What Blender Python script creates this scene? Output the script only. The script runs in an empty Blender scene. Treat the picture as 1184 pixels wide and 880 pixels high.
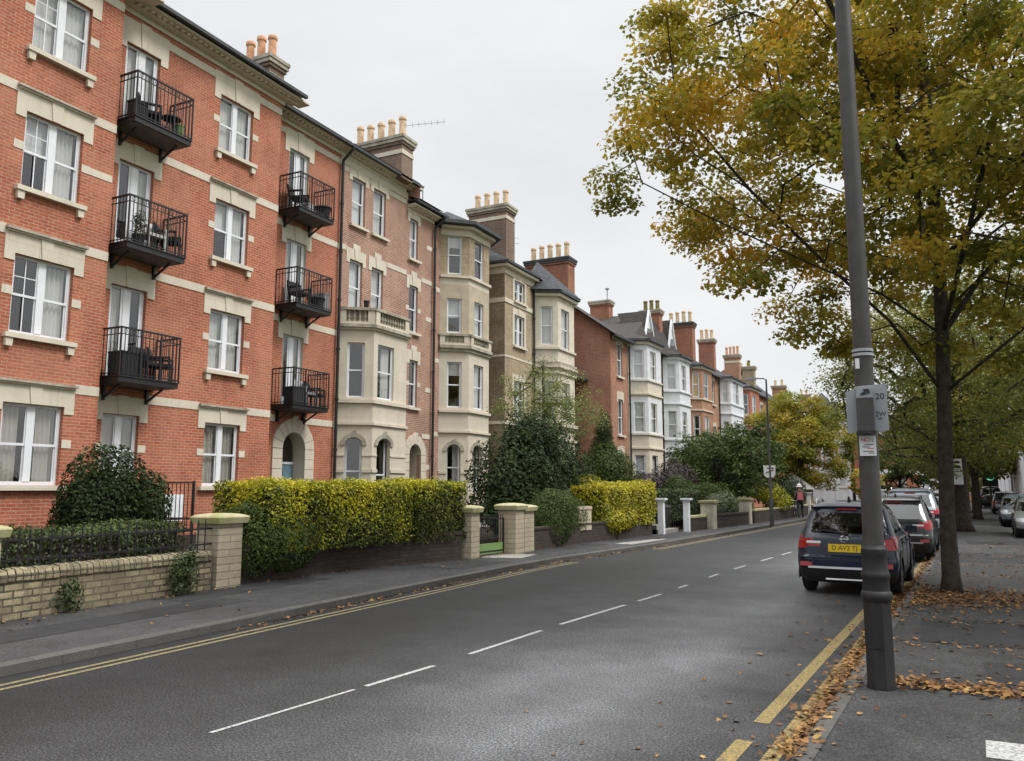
import bpy, math, random
import numpy as np
from mathutils import Vector, Matrix
random.seed(7); rng = np.random.default_rng(11)
SC = bpy.context.scene; COL = SC.collection
R = math.radians
# ------------------------------------------------------------------ materials
MATS = {}
def newmat(name):
    m = bpy.data.materials.new(name); m.use_nodes = True
    nt = m.node_tree; nt.nodes.clear()
    out = nt.nodes.new('ShaderNodeOutputMaterial')
    MATS[name] = m
    return m, nt, out
def nd(nt, t, **kw):
    n = nt.nodes.new('ShaderNode' + t)
    for k, v in kw.items():
        if k in n.inputs: n.inputs[k].default_value = v
        else: setattr(n, k, v)
    return n
def c4(c): return (c[0], c[1], c[2], 1.0)
def mixc(nt, fac, a, b, mode='MIX'):
    n = nt.nodes.new('ShaderNodeMix'); n.data_type = 'RGBA'; n.blend_type = mode
    for i, v in ((0, fac), (6, a), (7, b)):
        if hasattr(v, 'is_linked') or isinstance(v, bpy.types.NodeSocket): nt.links.new(v, n.inputs[i])
        else: n.inputs[i].default_value = v if i == 0 else c4(v)
    return n.outputs[2]
def ramp(nt, fac, stops):
    n = nt.nodes.new('ShaderNodeValToRGB')
    e = n.color_ramp.elements
    while len(e) < len(stops): e.new(0.5)
    for k, (p, c) in zip(e, stops):
        k.position = p; k.color = c4(c) if not isinstance(c, (int, float)) else (c, c, c, 1)
    nt.links.new(fac, n.inputs[0])
    return n.outputs[0]
def noise(nt, scale, detail=4, rough=.55, vec=None):
    n = nd(nt, 'TexNoise', Scale=scale, Detail=detail, Roughness=rough)
    if vec is None:
        g = nd(nt, 'NewGeometry'); vec = g.outputs['Position']
    nt.links.new(vec, n.inputs['Vector'])
    return n.outputs['Fac']
def bump(nt, h, strength, dist):
    b = nd(nt, 'Bump', Strength=strength, Distance=dist)
    nt.links.new(h, b.inputs['Height']); return b.outputs[0]
def principled(nt, out, col, rough, normal=None, spec=.5, metal=0., coat=0.):
    p = nd(nt, 'BsdfPrincipled'); p.inputs['Metallic'].default_value = metal
    p.inputs['Specular IOR Level'].default_value = spec
    p.inputs['Coat Weight'].default_value = coat; p.inputs['Coat Roughness'].default_value = .03
    for k, v in (('Base Color', col), ('Roughness', rough)):
        if isinstance(v, bpy.types.NodeSocket): nt.links.new(v, p.inputs[k])
        else: p.inputs[k].default_value = c4(v) if k == 'Base Color' else v
    if normal: nt.links.new(normal, p.inputs['Normal'])
    nt.links.new(p.outputs[0], out.inputs[0]); return p
def plain(name, col, rough=.6, var=.25, scale=6, spec=.4, metal=0., coat=0., b=0.):
    m, nt, out = newmat(name)
    f = noise(nt, scale, 5)
    d = [x * (1 - var) for x in col]; u = [min(1, x * (1 + var)) for x in col]
    c = ramp(nt, f, [(.3, d), (.7, u)])
    principled(nt, out, c, rough, bump(nt, noise(nt, scale * 12, 3), b, .01) if b else None, spec, metal, coat)
    return m
def streaks(nt, lo=.5, hi=.78):
    g = nd(nt, 'NewGeometry'); mp = nt.nodes.new('ShaderNodeMapping'); mp.inputs['Scale'].default_value = (3.2, 3.2, .22); nt.links.new(g.outputs['Position'], mp.inputs[0])
    return ramp(nt, noise(nt, 1., 5, .6, mp.outputs[0]), [(lo, 0.), (hi, 1.)])
def brick(name, c1, c2, mortar, w=.225, h=.078, ms=.011, stain=(.05, .045, .04), st=.45, rough=.85, noise2=.5, off=.5):
    m, nt, out = newmat(name)
    uv = nd(nt, 'UVMap')
    def bt(scol1, scol2, smort):
        n = nd(nt, 'TexBrick'); n.offset = off
        n.inputs['Scale'].default_value = 1; n.inputs['Brick Width'].default_value = w; n.inputs['Row Height'].default_value = h
        n.inputs['Mortar Size'].default_value = ms; n.inputs['Mortar Smooth'].default_value = .2; n.inputs['Bias'].default_value = 0
        n.inputs['Color1'].default_value = c4(scol1); n.inputs['Color2'].default_value = c4(scol2); n.inputs['Mortar'].default_value = c4(smort)
        nt.links.new(uv.outputs[0], n.inputs['Vector']); return n
    n = bt(c1, c2, mortar)
    col = n.outputs['Color']
    f = ramp(nt, noise(nt, .9, 6, .6), [(.42, 0.), (.75, st)])
    col = mixc(nt, f, col, stain)
    sf = nd(nt, 'Math', operation='MULTIPLY'); nt.links.new(streaks(nt), sf.inputs[0]); sf.inputs[1].default_value = st * .9; col = mixc(nt, sf.outputs[0], col, [x * .5 for x in c2])
    f2 = ramp(nt, noise(nt, 11, 3, .7), [(.3, 0.), (.8, noise2)])
    col = mixc(nt, f2, col, [x * .62 for x in c2])
    pt = ramp(nt, noise(nt, .55, 4, .7), [(.46, 0.), (.6, .26)]); col = mixc(nt, pt, col, [min(1., (x + y) * .56) for x, y in zip(c1, mortar)])   # repointed, paler areas
    f3 = ramp(nt, noise(nt, 27, 2, .6), [(.62, 0.), (.72, .35)])
    col = mixc(nt, f3, col, [min(1, x * 1.45) for x in c1])
    mm = nd(nt, 'Math', operation='MULTIPLY_ADD'); nt.links.new(n.outputs['Fac'], mm.inputs[0]); mm.inputs[1].default_value = -1.; mm.inputs[2].default_value = 1.
    ad = nd(nt, 'Math', operation='ADD'); nt.links.new(mm.outputs[0], ad.inputs[0]); nt.links.new(noise(nt, 60, 2), ad.inputs[1])
    principled(nt, out, col, rough, bump(nt, ad.outputs[0], .6, .012), .2)
    return m
def stone(name, col, dark, jw=.9, jh=.36, joint=.008, st=.5, rough=.8, jm=.6):
    m, nt, out = newmat(name)
    uv = nd(nt, 'UVMap')
    n = nd(nt, 'TexBrick'); n.inputs['Scale'].default_value = 1; n.inputs['Brick Width'].default_value = jw; n.inputs['Row Height'].default_value = jh
    n.inputs['Mortar Size'].default_value = joint; n.inputs['Mortar Smooth'].default_value = .4
    n.inputs['Color1'].default_value = c4(col); n.inputs['Color2'].default_value = c4([x * .94 for x in col]); n.inputs['Mortar'].default_value = c4([x * jm for x in col])
    nt.links.new(uv.outputs[0], n.inputs['Vector'])
    f = ramp(nt, noise(nt, 1.6, 7, .65), [(.45, 0.), (.8, st)])
    c = mixc(nt, f, n.outputs['Color'], dark)
    sf = nd(nt, 'Math', operation='MULTIPLY'); nt.links.new(streaks(nt), sf.inputs[0]); sf.inputs[1].default_value = min(.8, st * 1.1); c = mixc(nt, sf.outputs[0], c, dark)
    f2 = ramp(nt, noise(nt, 14, 4, .7), [(.5, 0.), (.85, st * .7)])
    c = mixc(nt, f2, c, dark)
    principled(nt, out, c, rough, bump(nt, noise(nt, 40, 4), .25, .01), .25)
    return m
def leafmat(name, stops, transl=.3, gloss=.5, pscale=.7, pw=.5, spec=.25):
    m, nt, out = newmat(name)
    a = nd(nt, 'Attribute', attribute_name='rnd')
    nz = noise(nt, pscale, 3)
    ma = nd(nt, 'MapRange'); nt.links.new(nz, ma.inputs[0]); ma.inputs[1].default_value = .3; ma.inputs[2].default_value = .7
    mx = nd(nt, 'Mix'); mx.data_type = 'FLOAT'; mx.inputs[0].default_value = pw
    nt.links.new(a.outputs['Fac'], mx.inputs[2]); nt.links.new(ma.outputs[0], mx.inputs[3])
    c = ramp(nt, mx.outputs[0], stops)
    p = nd(nt, 'BsdfPrincipled', Roughness=gloss); p.inputs['Specular IOR Level'].default_value = spec
    nt.links.new(c, p.inputs['Base Color'])
    t = nd(nt, 'BsdfTranslucent'); nt.links.new(c, t.inputs[0])
    s = nd(nt, 'MixShader', Fac=transl); nt.links.new(p.outputs[0], s.inputs[1]); nt.links.new(t.outputs[0], s.inputs[2])
    nt.links.new(s.outputs[0], out.inputs[0]); return m
def glassmat(name, tint=(.8, .84, .84), base=.10, rough=.02):
    m, nt, out = newmat(name)
    t = nd(nt, 'BsdfTransparent', Color=c4(tint)); g = nd(nt, 'BsdfGlossy', Roughness=rough)
    ge = nd(nt, 'NewGeometry'); dt = nd(nt, 'VectorMath', operation='DOT_PRODUCT'); nt.links.new(ge.outputs['Normal'], dt.inputs[0]); nt.links.new(ge.outputs['Incoming'], dt.inputs[1])
    ab = nd(nt, 'Math', operation='ABSOLUTE'); nt.links.new(dt.outputs['Value'], ab.inputs[0])
    om = nd(nt, 'Math', operation='SUBTRACT'); om.inputs[0].default_value = 1.; nt.links.new(ab.outputs[0], om.inputs[1]); om.use_clamp = True
    pw = nd(nt, 'Math', operation='POWER'); nt.links.new(om.outputs[0], pw.inputs[0]); pw.inputs[1].default_value = 4.
    ma = nd(nt, 'Math', operation='MULTIPLY_ADD'); nt.links.new(pw.outputs[0], ma.inputs[0]); ma.inputs[1].default_value = .85; ma.inputs[2].default_value = base; ma.use_clamp = True
    w = nd(nt, 'TexNoise', Scale=1.3); g0 = nd(nt, 'NewGeometry'); nt.links.new(g0.outputs['Position'], w.inputs[0])
    nt.links.new(bump(nt, w.outputs['Fac'], .08, .05), g.inputs['Normal'])
    s = nd(nt, 'MixShader'); nt.links.new(ma.outputs[0], s.inputs[0]); nt.links.new(t.outputs[0], s.inputs[1]); nt.links.new(g.outputs[0], s.inputs[2])
    nt.links.new(s.outputs[0], out.inputs[0]); return m
def clothmat(name, col, tr=.4):
    m, nt, out = newmat(name)
    d = nd(nt, 'BsdfDiffuse', Color=c4(col)); t = nd(nt, 'BsdfTranslucent', Color=c4(col))
    s = nd(nt, 'MixShader', Fac=tr); nt.links.new(d.outputs[0], s.inputs[1]); nt.links.new(t.outputs[0], s.inputs[2])
    nt.links.new(s.outputs[0], out.inputs[0]); return m
def emitmat(name, col, s):
    m, nt, out = newmat(name); e = nd(nt, 'Emission', Color=c4(col), Strength=s); nt.links.new(e.outputs[0], out.inputs[0]); return m
# ------------------------------------------------------------------ objects
ROOTLOC = {}
def tag(o, label=None, cat=None, group=None, kind=None):
    if label: o['label'] = label
    if cat: o['category'] = cat
    if group: o['group'] = group
    if kind: o['kind'] = kind
    return o
def thing(name, label, cat, loc=(0, 0, 0), rz=0., group=None):
    o = bpy.data.objects.new(name, None); o.empty_display_size = .3; COL.objects.link(o)
    o.location = loc; o.rotation_euler = (0, 0, rz)
    ROOTLOC[o.name] = Matrix.Translation(Vector(loc)) @ Matrix.Rotation(rz, 4, 'Z')
    return tag(o, label, cat, group)
def link(name, me, parent=None, world=False):
    o = bpy.data.objects.new(name, me); COL.objects.link(o)
    if parent is not None:
        o.parent = parent
        if world and parent.name in ROOTLOC: o.matrix_parent_inverse = ROOTLOC[parent.name].inverted()
    return o
class Fr:
    """vertical facade frame: s along the wall, z up, o outwards"""
    def __init__(s, a, b):
        s.a = a; s.L = math.dist(a, b); s.t = ((b[0] - a[0]) / s.L, (b[1] - a[1]) / s.L); s.n = (s.t[1], -s.t[0])
    def P(s, u, z, o=0.): return (s.a[0] + s.t[0] * u + s.n[0] * o, s.a[1] + s.t[1] * u + s.n[1] * o, z)
class FY(Fr):
    """frame on plane X=x whose s coordinate is world Y"""
    def __init__(s, x, x1=None, y0=0, y1=1):
        s.a = (x, 0.); s.L = 1; s.t = (0., 1.); s.n = (1., 0.)
class MB:
    def __init__(s, split=False): s.v = []; s.f = []; s.m = []; s.mats = []; s.split = split; s.g = []; s.gi = 0; s.hold = False
    def grp(s): s.gi += 1; s.hold = True
    def end(s): s.hold = False
    def mi(s, m):
        if m not in s.mats: s.mats.append(m)
        return s.mats.index(m)
    def add(s, vs, fs, m):
        b = len(s.v); s.v += [tuple(p) for p in vs]; i = s.mi(m)
        if s.split and not s.hold: s.gi += 1
        for f in fs: s.f.append(tuple(b + k for k in f)); s.m.append(i); s.g.append(s.gi)
    def q(s, *a): s.add(a[:-1], [tuple(range(len(a) - 1))], a[-1])
    def hexa(s, p, m):  # 8 pts: bottom 4 ccw, top 4 ccw
        s.add(p, [(3, 2, 1, 0), (4, 5, 6, 7), (0, 1, 5, 4), (1, 2, 6, 5), (2, 3, 7, 6), (3, 0, 4, 7)], m)
    def fbox(s, fr, s0, s1, z0, z1, o0, o1, m):
        P = fr.P
        s.hexa([P(s0, z0, o1), P(s1, z0, o1), P(s1, z0, o0), P(s0, z0, o0), P(s0, z1, o1), P(s1, z1, o1), P(s1, z1, o0), P(s0, z1, o0)], m)
    def box(s, x0, x1, y0, y1, z0, z1, m):
        s.hexa([(x0, y0, z0), (x1, y0, z0), (x1, y1, z0), (x0, y1, z0), (x0, y0, z1), (x1, y0, z1), (x1, y1, z1), (x0, y1, z1)], m)
    def bar(s, a, b, w, m, up=(0, 0, 1)):
        a = Vector(a); b = Vector(b); d = (b - a).normalized(); u = Vector(up)
        if abs(d.dot(u)) > .95: u = Vector((1, 0, 0))
        x = d.cross(u).normalized() * w / 2; y = x.cross(d).normalized() * w / 2
        s.hexa([a - x - y, a + x - y, a + x + y, a - x + y, b - x - y, b + x - y, b + x + y, b - x + y], m)
    def tube(s, path, rad, n, m, cap=True):
        pts = [Vector(p) for p in path]; rr = rad if hasattr(rad, '__len__') else [rad] * len(pts)
        vs = []; prev = None
        for i, p in enumerate(pts):
            d = (pts[min(i + 1, len(pts) - 1)] - pts[max(i - 1, 0)]).normalized()
            if prev is None: x = d.orthogonal().normalized()
            else: x = (prev - d * prev.dot(d)).normalized()
            prev = x; y = d.cross(x)
            for k in range(n):
                a = 2 * math.pi * k / n; vs.append(p + (x * math.cos(a) + y * math.sin(a)) * rr[i])
        fs = [(i * n + k, i * n + (k + 1) % n, (i + 1) * n + (k + 1) % n, (i + 1) * n + k) for i in range(len(pts) - 1) for k in range(n)]
        if cap: fs += [tuple(range(n))[::-1], tuple((len(pts) - 1) * n + k for k in range(n))]
        s.add(vs, fs, m)
    def lathe(s, cx, cy, prof, n, m, cap=True, rot=0.):
        vs = [(cx + r * math.cos(rot + 2 * math.pi * k / n), cy + r * math.sin(rot + 2 * math.pi * k / n), z) for r, z in prof for k in range(n)]
        fs = [(i * n + k, i * n + (k + 1) % n, (i + 1) * n + (k + 1) % n, (i + 1) * n + k) for i in range(len(prof) - 1) for k in range(n)]
        if cap: fs += [tuple(range(n))[::-1], tuple((len(prof) - 1) * n + k for k in range(n))]
        s.add(vs, fs, m)
    def extr(s, fr, poly, o0, o1, m):  # polygon of (s,z) extruded from o0 (back) to o1 (front)
        n = len(poly)
        vs = [fr.P(a, z, o1) for a, z in poly] + [fr.P(a, z, o0) for a, z in poly]
        s.add(vs, [tuple(range(n)), tuple(range(2 * n - 1, n - 1, -1))] + [(i, n + i, n + (i + 1) % n, (i + 1) % n) for i in range(n)], m)
    def wall(s, fr, s0, s1, z0, z1, holes, depth, m, bands=None, rev=None):
        ss = sorted({s0, s1, *[h[0] for h in holes], *[h[1] for h in holes]}); zs = {z0, z1, *[h[2] for h in holes], *[h[3] for h in holes]}
        for b in bands or []: zs |= {max(z0, min(z1, b[0])), max(z0, min(z1, b[1]))}
        zs = sorted(zs)
        for a, b in zip(ss, ss[1:]):
            for c, d in zip(zs, zs[1:]):
                x = (a + b) / 2; y = (c + d) / 2
                if any(h[0] < x < h[1] and h[2] < y < h[3] for h in holes): continue
                mm = m
                for bd in bands or []:
                    if bd[0] < y < bd[1]: mm = bd[2]
                s.q(fr.P(a, c), fr.P(b, c), fr.P(b, d), fr.P(a, d), mm)
        P = fr.P
        for h in holes:
            a, b, c, d = h[:4]; k = -depth; mm = rev or m
            s.q(P(a, c), P(a, d), P(a, d, k), P(a, c, k), mm); s.q(P(b, c), P(b, c, k), P(b, d, k), P(b, d), mm)
            s.q(P(a, d), P(b, d), P(b, d, k), P(a, d, k), mm); s.q(P(a, c), P(a, c, k), P(b, c, k), P(b, c), mm)
    def mesh(s, name, smooth=False, ang=None):
        me = bpy.data.meshes.new(name); me.from_pydata(s.v, [], s.f)
        for m in s.mats: me.materials.append(MATS[m])
        me.polygons.foreach_set('material_index', s.m)
        n = len(me.polygons)
        if n:
            nv = np.empty(n * 3); me.polygons.foreach_get('normal', nv); nv = nv.reshape(-1, 3)
            co = np.array(s.v); li = np.empty(len(me.loops), dtype=np.int32); me.loops.foreach_get('vertex_index', li)
            lt = np.empty(n, dtype=np.int32); me.polygons.foreach_get('loop_total', lt)
            N = np.repeat(nv, lt, axis=0); P = co[li]
            uv = P[:, :2].copy(); vert = np.abs(N[:, 2]) < .75
            h = np.hypot(N[:, 0], N[:, 1]) + 1e-9; tx = -N[:, 1] / h; ty = N[:, 0] / h
            uv[vert, 0] = (P[:, 0] * tx + P[:, 1] * ty)[vert]; uv[vert, 1] = (P[:, 2] / np.maximum(h, .3))[vert]
            l = me.uv_layers.new(name='UVMap'); l.data.foreach_set('uv', uv.astype(np.float32).ravel())
        if smooth:
            me.polygons.foreach_set('use_smooth', [True] * n)
            if ang: me.set_sharp_from_angle(angle=R(ang))
        me.update(); return me
    def build(s, name, parent=None, smooth=False, ang=None, world=True):
        if not s.f: return None
        if s.split:
            o = None
            for g in sorted(set(s.g)):
                q = MB(); ids = [i for i, x in enumerate(s.g) if x == g]; mp = {}
                for i in ids:
                    for v in s.f[i]:
                        if v not in mp: mp[v] = len(q.v); q.v.append(s.v[v])
                    q.f.append(tuple(mp[v] for v in s.f[i])); q.m.append(q.mi(s.mats[s.m[i]]))
                o = q.build(name, parent, smooth, ang, world)
            return o
        return link(name, s.mesh(name, smooth, ang), parent, world)
def struct(name, mb, label=None):
    o = mb.build(name); o['kind'] = 'structure'
    if label: o['label'] = label
    return o
def text_mesh(name, body, size, mat, M, parent, extrude=.001, align='CENTER'):
    cu = bpy.data.curves.new(name, 'FONT'); cu.body = body; cu.size = size; cu.extrude = extrude; cu.align_x = align; cu.align_y = 'CENTER'
    t = bpy.data.objects.new(name, cu); COL.objects.link(t)
    dg = bpy.context.evaluated_depsgraph_get()
    me = bpy.data.meshes.new_from_object(t.evaluated_get(dg)); bpy.data.objects.remove(t)
    me.materials.clear(); me.materials.append(MATS[mat]); me.transform(M)
    return link(name, me, parent)
def frameM(p, right, up):
    r = Vector(right).normalized(); u = Vector(up).normalized(); n = r.cross(u)
    return Matrix.Translation(Vector(p)) @ Matrix((r, u, n)).transposed().to_4x4()
# ------------------------------------------------------------------ leaves
def leaf_mesh(name, P, size, mats, nrm=None, shape='oval', mat_idx=None, tilt=1.0, rnd=None):
    n = len(P)
    if shape == 'maple':
        T = np.array([(0, 0, 0), (.42, .12, .04), (.36, .42, .05), (.55, .72, .02), (.2, .7, .06), (0, 1.05, -.03), (-.2, .7, .06), (-.55, .72, .02), (-.36, .42, .05), (-.42, .12, .04)]); F = [(0, 1, 2, 3, 4, 5), (0, 5, 6, 7, 8, 9)]
    elif shape == 'palm':
        T = np.array([(0, 0, 0), (.46, .30, .05), (.30, .58, .03), (0, 1.0, -.06), (-.30, .58, .03), (-.46, .30, .05)]); F = [(0, 1, 2, 3), (0, 3, 4, 5)]
    elif shape == 'oval':
        T = np.array([(0, 0, 0), (.3, .5, .09), (0, 1., 0), (-.3, .5, .09)]); F = [(0, 1, 2), (0, 2, 3)]
    elif shape == 'needle':
        T = np.array([(0, 0, 0), (.1, .5, .03), (0, 1., 0), (-.1, .5, .03)]); F = [(0, 1, 2), (0, 2, 3)]
    k = len(T)
    if nrm is None: nrm = np.tile((0, 0, 1.), (n, 1))
    N = nrm + rng.normal(0, .55 * tilt, (n, 3)); N /= np.linalg.norm(N, axis=1)[:, None] + 1e-9
    A = rng.normal(0, 1, (n, 3)); A[:, 2] -= .5; A -= N * (A * N).sum(1)[:, None]; A /= np.linalg.norm(A, axis=1)[:, None] + 1e-9
    B = np.cross(A, N)
    S = (size * rng.uniform(.7, 1.3, n))[:, None, None]
    V = P[:, None, :] + S * (T[None, :, 0:1] * B[:, None, :] + T[None, :, 1:2] * A[:, None, :] + T[None, :, 2:3] * N[:, None, :])
    fl = np.concatenate([np.array(f) for f in F]); lt = np.array([len(f) for f in F]); nf = len(F)
    loops = (np.arange(n)[:, None] * k + fl[None, :]).ravel().astype(np.int32); tot = np.tile(lt, n).astype(np.int32)
    st = np.concatenate([[0], np.cumsum(tot)[:-1]]).astype(np.int32)
    me = bpy.data.meshes.new(name); me.vertices.add(n * k); me.vertices.foreach_set('co', V.astype(np.float32).ravel())
    me.loops.add(len(loops)); me.loops.foreach_set('vertex_index', loops)
    me.polygons.add(n * nf); me.polygons.foreach_set('loop_start', st)
    try: me.polygons.foreach_set('loop_total', tot)
    except Exception: pass
    for m in mats: me.materials.append(MATS[m])
    if mat_idx is not None: me.polygons.foreach_set('material_index', np.repeat(mat_idx, nf).astype(np.int32))
    a = me.attributes.new('rnd', 'FLOAT', 'FACE')
    rv = rng.uniform(0, 1, n) if rnd is None else np.clip(rnd, 0, 1)
    a.data.foreach_set('value', np.repeat(rv, nf).astype(np.float32))
    me.update(calc_edges=True); return me
_nd = rng.normal(0, 1, (9, 3)); _np = rng.uniform(0, 6.28, 9)
def vnoise(P, s):
    o = 0
    for i in range(9): o = o + np.sin(P @ (_nd[i] * s * (1 + .25 * i)) + _np[i])
    return o / 4.5
def ell_pts(n, c, r, shell=.55, lump=.16, ls=1.6, zmin=None):
    d = rng.normal(0, 1, (n, 3)); d /= np.linalg.norm(d, axis=1)[:, None]
    c = np.array(c, float); r = np.array(r, float)
    k = 1 + lump * vnoise(d * r + c, ls)
    P = c + d * r * (k * (1 - (1 - shell) * rng.uniform(0, 1, n) ** 2))[:, None]
    nr = d / r; nr /= np.linalg.norm(nr, axis=1)[:, None]
    if zmin is not None:
        ok = P[:, 2] > zmin; P = P[ok]; nr = nr[ok]
    return P, nr
# ------------------------------------------------------------------ material library
brick('red_brick', (.55, .165, .085), (.40, .105, .055), (.50, .345, .25), ms=.012, st=.3, noise2=.6)
brick('brown_brick', (.46, .215, .145), (.30, .125, .085), (.56, .47, .38), ms=.015, st=.3, noise2=.6)
brick('stock_brick', (.52, .41, .26), (.33, .25, .16), (.46, .40, .31), st=.35, noise2=.6)
brick('stock_brick_shaded', (.30, .235, .16), (.17, .135, .098), (.31, .27, .21), st=.5)  # darker copy of stock_brick, shade of the side wall put into its colour
brick('crimson_brick', (.50, .205, .125), (.34, .14, .09), (.48, .36, .27), ms=.013, st=.35, noise2=.6)
brick('orange_brick', (.48, .24, .14), (.40, .18, .10), (.45, .36, .27), st=.25)
brick('chimney_brick', (.27, .165, .12), (.16, .105, .08), (.32, .27, .22), ms=.013, st=.5, noise2=.7)
brick('chimney_red', (.42, .15, .085), (.28, .10, .062), (.36, .26, .19), ms=.011, st=.45, noise2=.7)
brick('garden_brick', (.50, .43, .26), (.17, .145, .10), (.06, .052, .045), w=.27, h=.095, ms=.014, st=.85, noise2=.9)
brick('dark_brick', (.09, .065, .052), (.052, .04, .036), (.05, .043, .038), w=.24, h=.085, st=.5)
brick('pier_brick', (.52, .45, .33), (.44, .38, .28), (.22, .19, .14), w=.9, h=.125, ms=.009, st=.4)
brick('slate', (.085, .09, .10), (.055, .058, .066), (.03, .03, .034), w=.3, h=.22, ms=.012, st=.4, noise2=.4)
brick('clay_tile', (.078, .068, .062), (.055, .048, .045), (.035, .03, .03), w=.25, h=.16, ms=.012, st=.4, noise2=.4)
stone('lintel_stone', (.66, .60, .49), (.36, .31, .23), jw=1.4, jh=.9, joint=.004, st=.3)
stone('bay_stone', (.64, .575, .47), (.38, .33, .25), jw=1.1, jh=.42, joint=.004, st=.3, jm=.75)
stone('old_stone', (.46, .42, .34), (.13, .115, .085), jw=2, jh=2, joint=.003, st=.9)
stone('cap_stone', (.42, .38, .24), (.22, .23, .06), jw=3, jh=3, joint=.002, st=.8)
plain('white_render', (.66, .68, .70), .7, .1, 2.5, .3, b=.1)
plain('cream_render', (.64, .58, .47), .75, .12, 2.5, .3, b=.1)
plain('buff_render', (.46, .39, .29), .8, .14, 2.5, .3, b=.1)
plain('window_paint', (.74, .76, .79), .4, .05, 3)
plain('black_iron', (.014, .014, .016), .42, .3, 20, .5)
plain('black_pipe', (.02, .02, .022), .5, .3, 10)
plain('lead_gutter', (.05, .052, .056), .6, .3, 5)
plain('underboard', (.11, .10, .095), .8, .2, 5)
plain('terracotta', (.60, .33, .20), .8, .25, 8, .2)
plain('buff_pot', (.62, .46, .31), .8, .2, 8, .2)
plain('moss_pot', (.20, .17, .07), .9, .4, 8, .2)
plain('door_blue', (.15, .25, .30), .45, .06, 4)
plain('door_dark', (.04, .045, .05), .4, .1, 4)
plain('wicker', (.03, .03, .032), .8, .4, 60, .2)
plain('plastic_pale', (.5, .5, .47), .6, .1, 5)
plain('grey_paint', (.30, .31, .32), .5, .12, 5)
plain('wood', (.22, .13, .07), .7, .3, 20)
plain('bark', (.050, .042, .034), .95, .45, 9, .2, b=.9)
plain('bark_mossy', (.065, .06, .035), .95, .45, 9, .2, b=.9)
plain('twig', (.03, .024, .018), .95, .4, 12, .1)
plain('pole_metal', (.046, .044, .043), .55, .22, 7, .4, b=.25)
plain('pole_base', (.010, .0095, .01), .6, .3, 9, .45, b=.3)
plain('sign_grey', (.24, .26, .28), .5, .08, 5)
plain('paper', (.62, .62, .63), .7, .06, 9)
plain('ink_black', (.02, .02, .02), .7, .1)
plain('ink_red', (.5, .06, .06), .7, .1)
plain('sign_white', (.7, .7, .7), .5, .05)
plain('white_post', (.72, .73, .75), .6, .08, 5)
plain('soil', (.055, .045, .034), .95, .4, 3, .1, b=.5)
plain('lawn', (.07, .10, .03), .9, .4, 3, .1, b=.5)
plain('green_paint', (.16, .26, .09), .5, .1)
plain('curtain_yellow', (.60, .36, .05), .8, .1)
plain('blind_white', (.66, .67, .68), .8, .05)
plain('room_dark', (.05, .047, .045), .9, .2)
plain('tyre', (.018, .018, .019), .8, .2, 30, .3)
plain('rim_metal', (.35, .36, .37), .35, .1, 10, .5, metal=.8)
plain('chrome', (.62, .63, .65), .2, .05, 10, .5, metal=1.)
plain('trim_black', (.018, .018, .02), .55, .1, 10)
plain('paint_navy', (.006, .012, .032), .3, .08, 30, .3, coat=.45)
plain('paint_graphite', (.022, .023, .027), .3, .08, 30, .4, metal=.2, coat=.6)
plain('paint_silver', (.34, .35, .36), .3, .05, 30, .5, metal=.5, coat=1.)
plain('paint_white', (.68, .69, .70), .3, .03, 30, .5, coat=1.)
plain('paint_black', (.012, .012, .014), .25, .1, 30, .5, coat=1.)
plain('paint_bluegrey', (.16, .19, .22), .3, .05, 30, .5, metal=.4, coat=1.)
plain('tail_red', (.30, .006, .008), .2, .15, 14, .4, coat=.4)
plain('lamp_clear', (.6, .62, .64), .08, .1, 10, .8, coat=1.)
plain('plate_yellow', (.72, .50, .02), .45, .04)
plain('skin', (.45, .27, .19), .6, .1)
plain('top_dark', (.06, .045, .05), .8, .2, 12)
plain('top_pink', (.42, .13, .14), .8, .2, 12)
plain('trousers_dark', (.025, .025, .032), .85, .2, 12)
plain('hat_pale', (.55, .54, .52), .8, .1)
glassmat('window_glass', (.96, .97, .97), .16); glassmat('car_glass', (.22, .25, .25), .07, .01)
clothmat('curtain_net', (.85, .85, .83), .3); clothmat('curtain_drape', (.62, .59, .52), .3)
emitmat('green_lamp', (.10, .62, .36), 1.0)
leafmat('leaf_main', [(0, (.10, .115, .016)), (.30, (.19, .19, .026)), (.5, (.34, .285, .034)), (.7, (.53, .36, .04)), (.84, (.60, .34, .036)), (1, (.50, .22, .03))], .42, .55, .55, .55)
leafmat('leaf_rowtree', [(0, (.075, .10, .026)), (.5, (.15, .17, .036)), (.75, (.28, .24, .045)), (1, (.38, .27, .05))], .45, .5, .4, .5)
leafmat('leaf_yellowtree', [(0, (.09, .12, .018)), (.42, (.20, .21, .026)), (.72, (.40, .31, .034)), (1, (.50, .27, .034))], .45, .5, .5, .55)
leafmat('leaf_evergreen', [(0, (.014, .026, .010)), (.55, (.028, .046, .016)), (.9, (.055, .08, .026)), (1, (.10, .12, .04))], .2, .6, 1., .4, .10)
leafmat('leaf_midgreen', [(0, (.03, .05, .014)), (.6, (.062, .09, .025)), (1, (.12, .14, .04))], .25, .6, .8, .4, .12)
leafmat('leaf_grey', [(0, (.05, .065, .035)), (.6, (.11, .13, .065)), (1, (.2, .21, .11))], .2, .5, .8, .4)
leafmat('leaf_purple', [(0, (.016, .010, .012)), (.6, (.036, .020, .022)), (1, (.06, .04, .032))], .15, .45, .8, .4)
leafmat('leaf_sapling', [(0, (.10, .14, .04)), (.6, (.18, .21, .06)), (1, (.30, .29, .10))], .4, .5, .8, .4)
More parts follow.
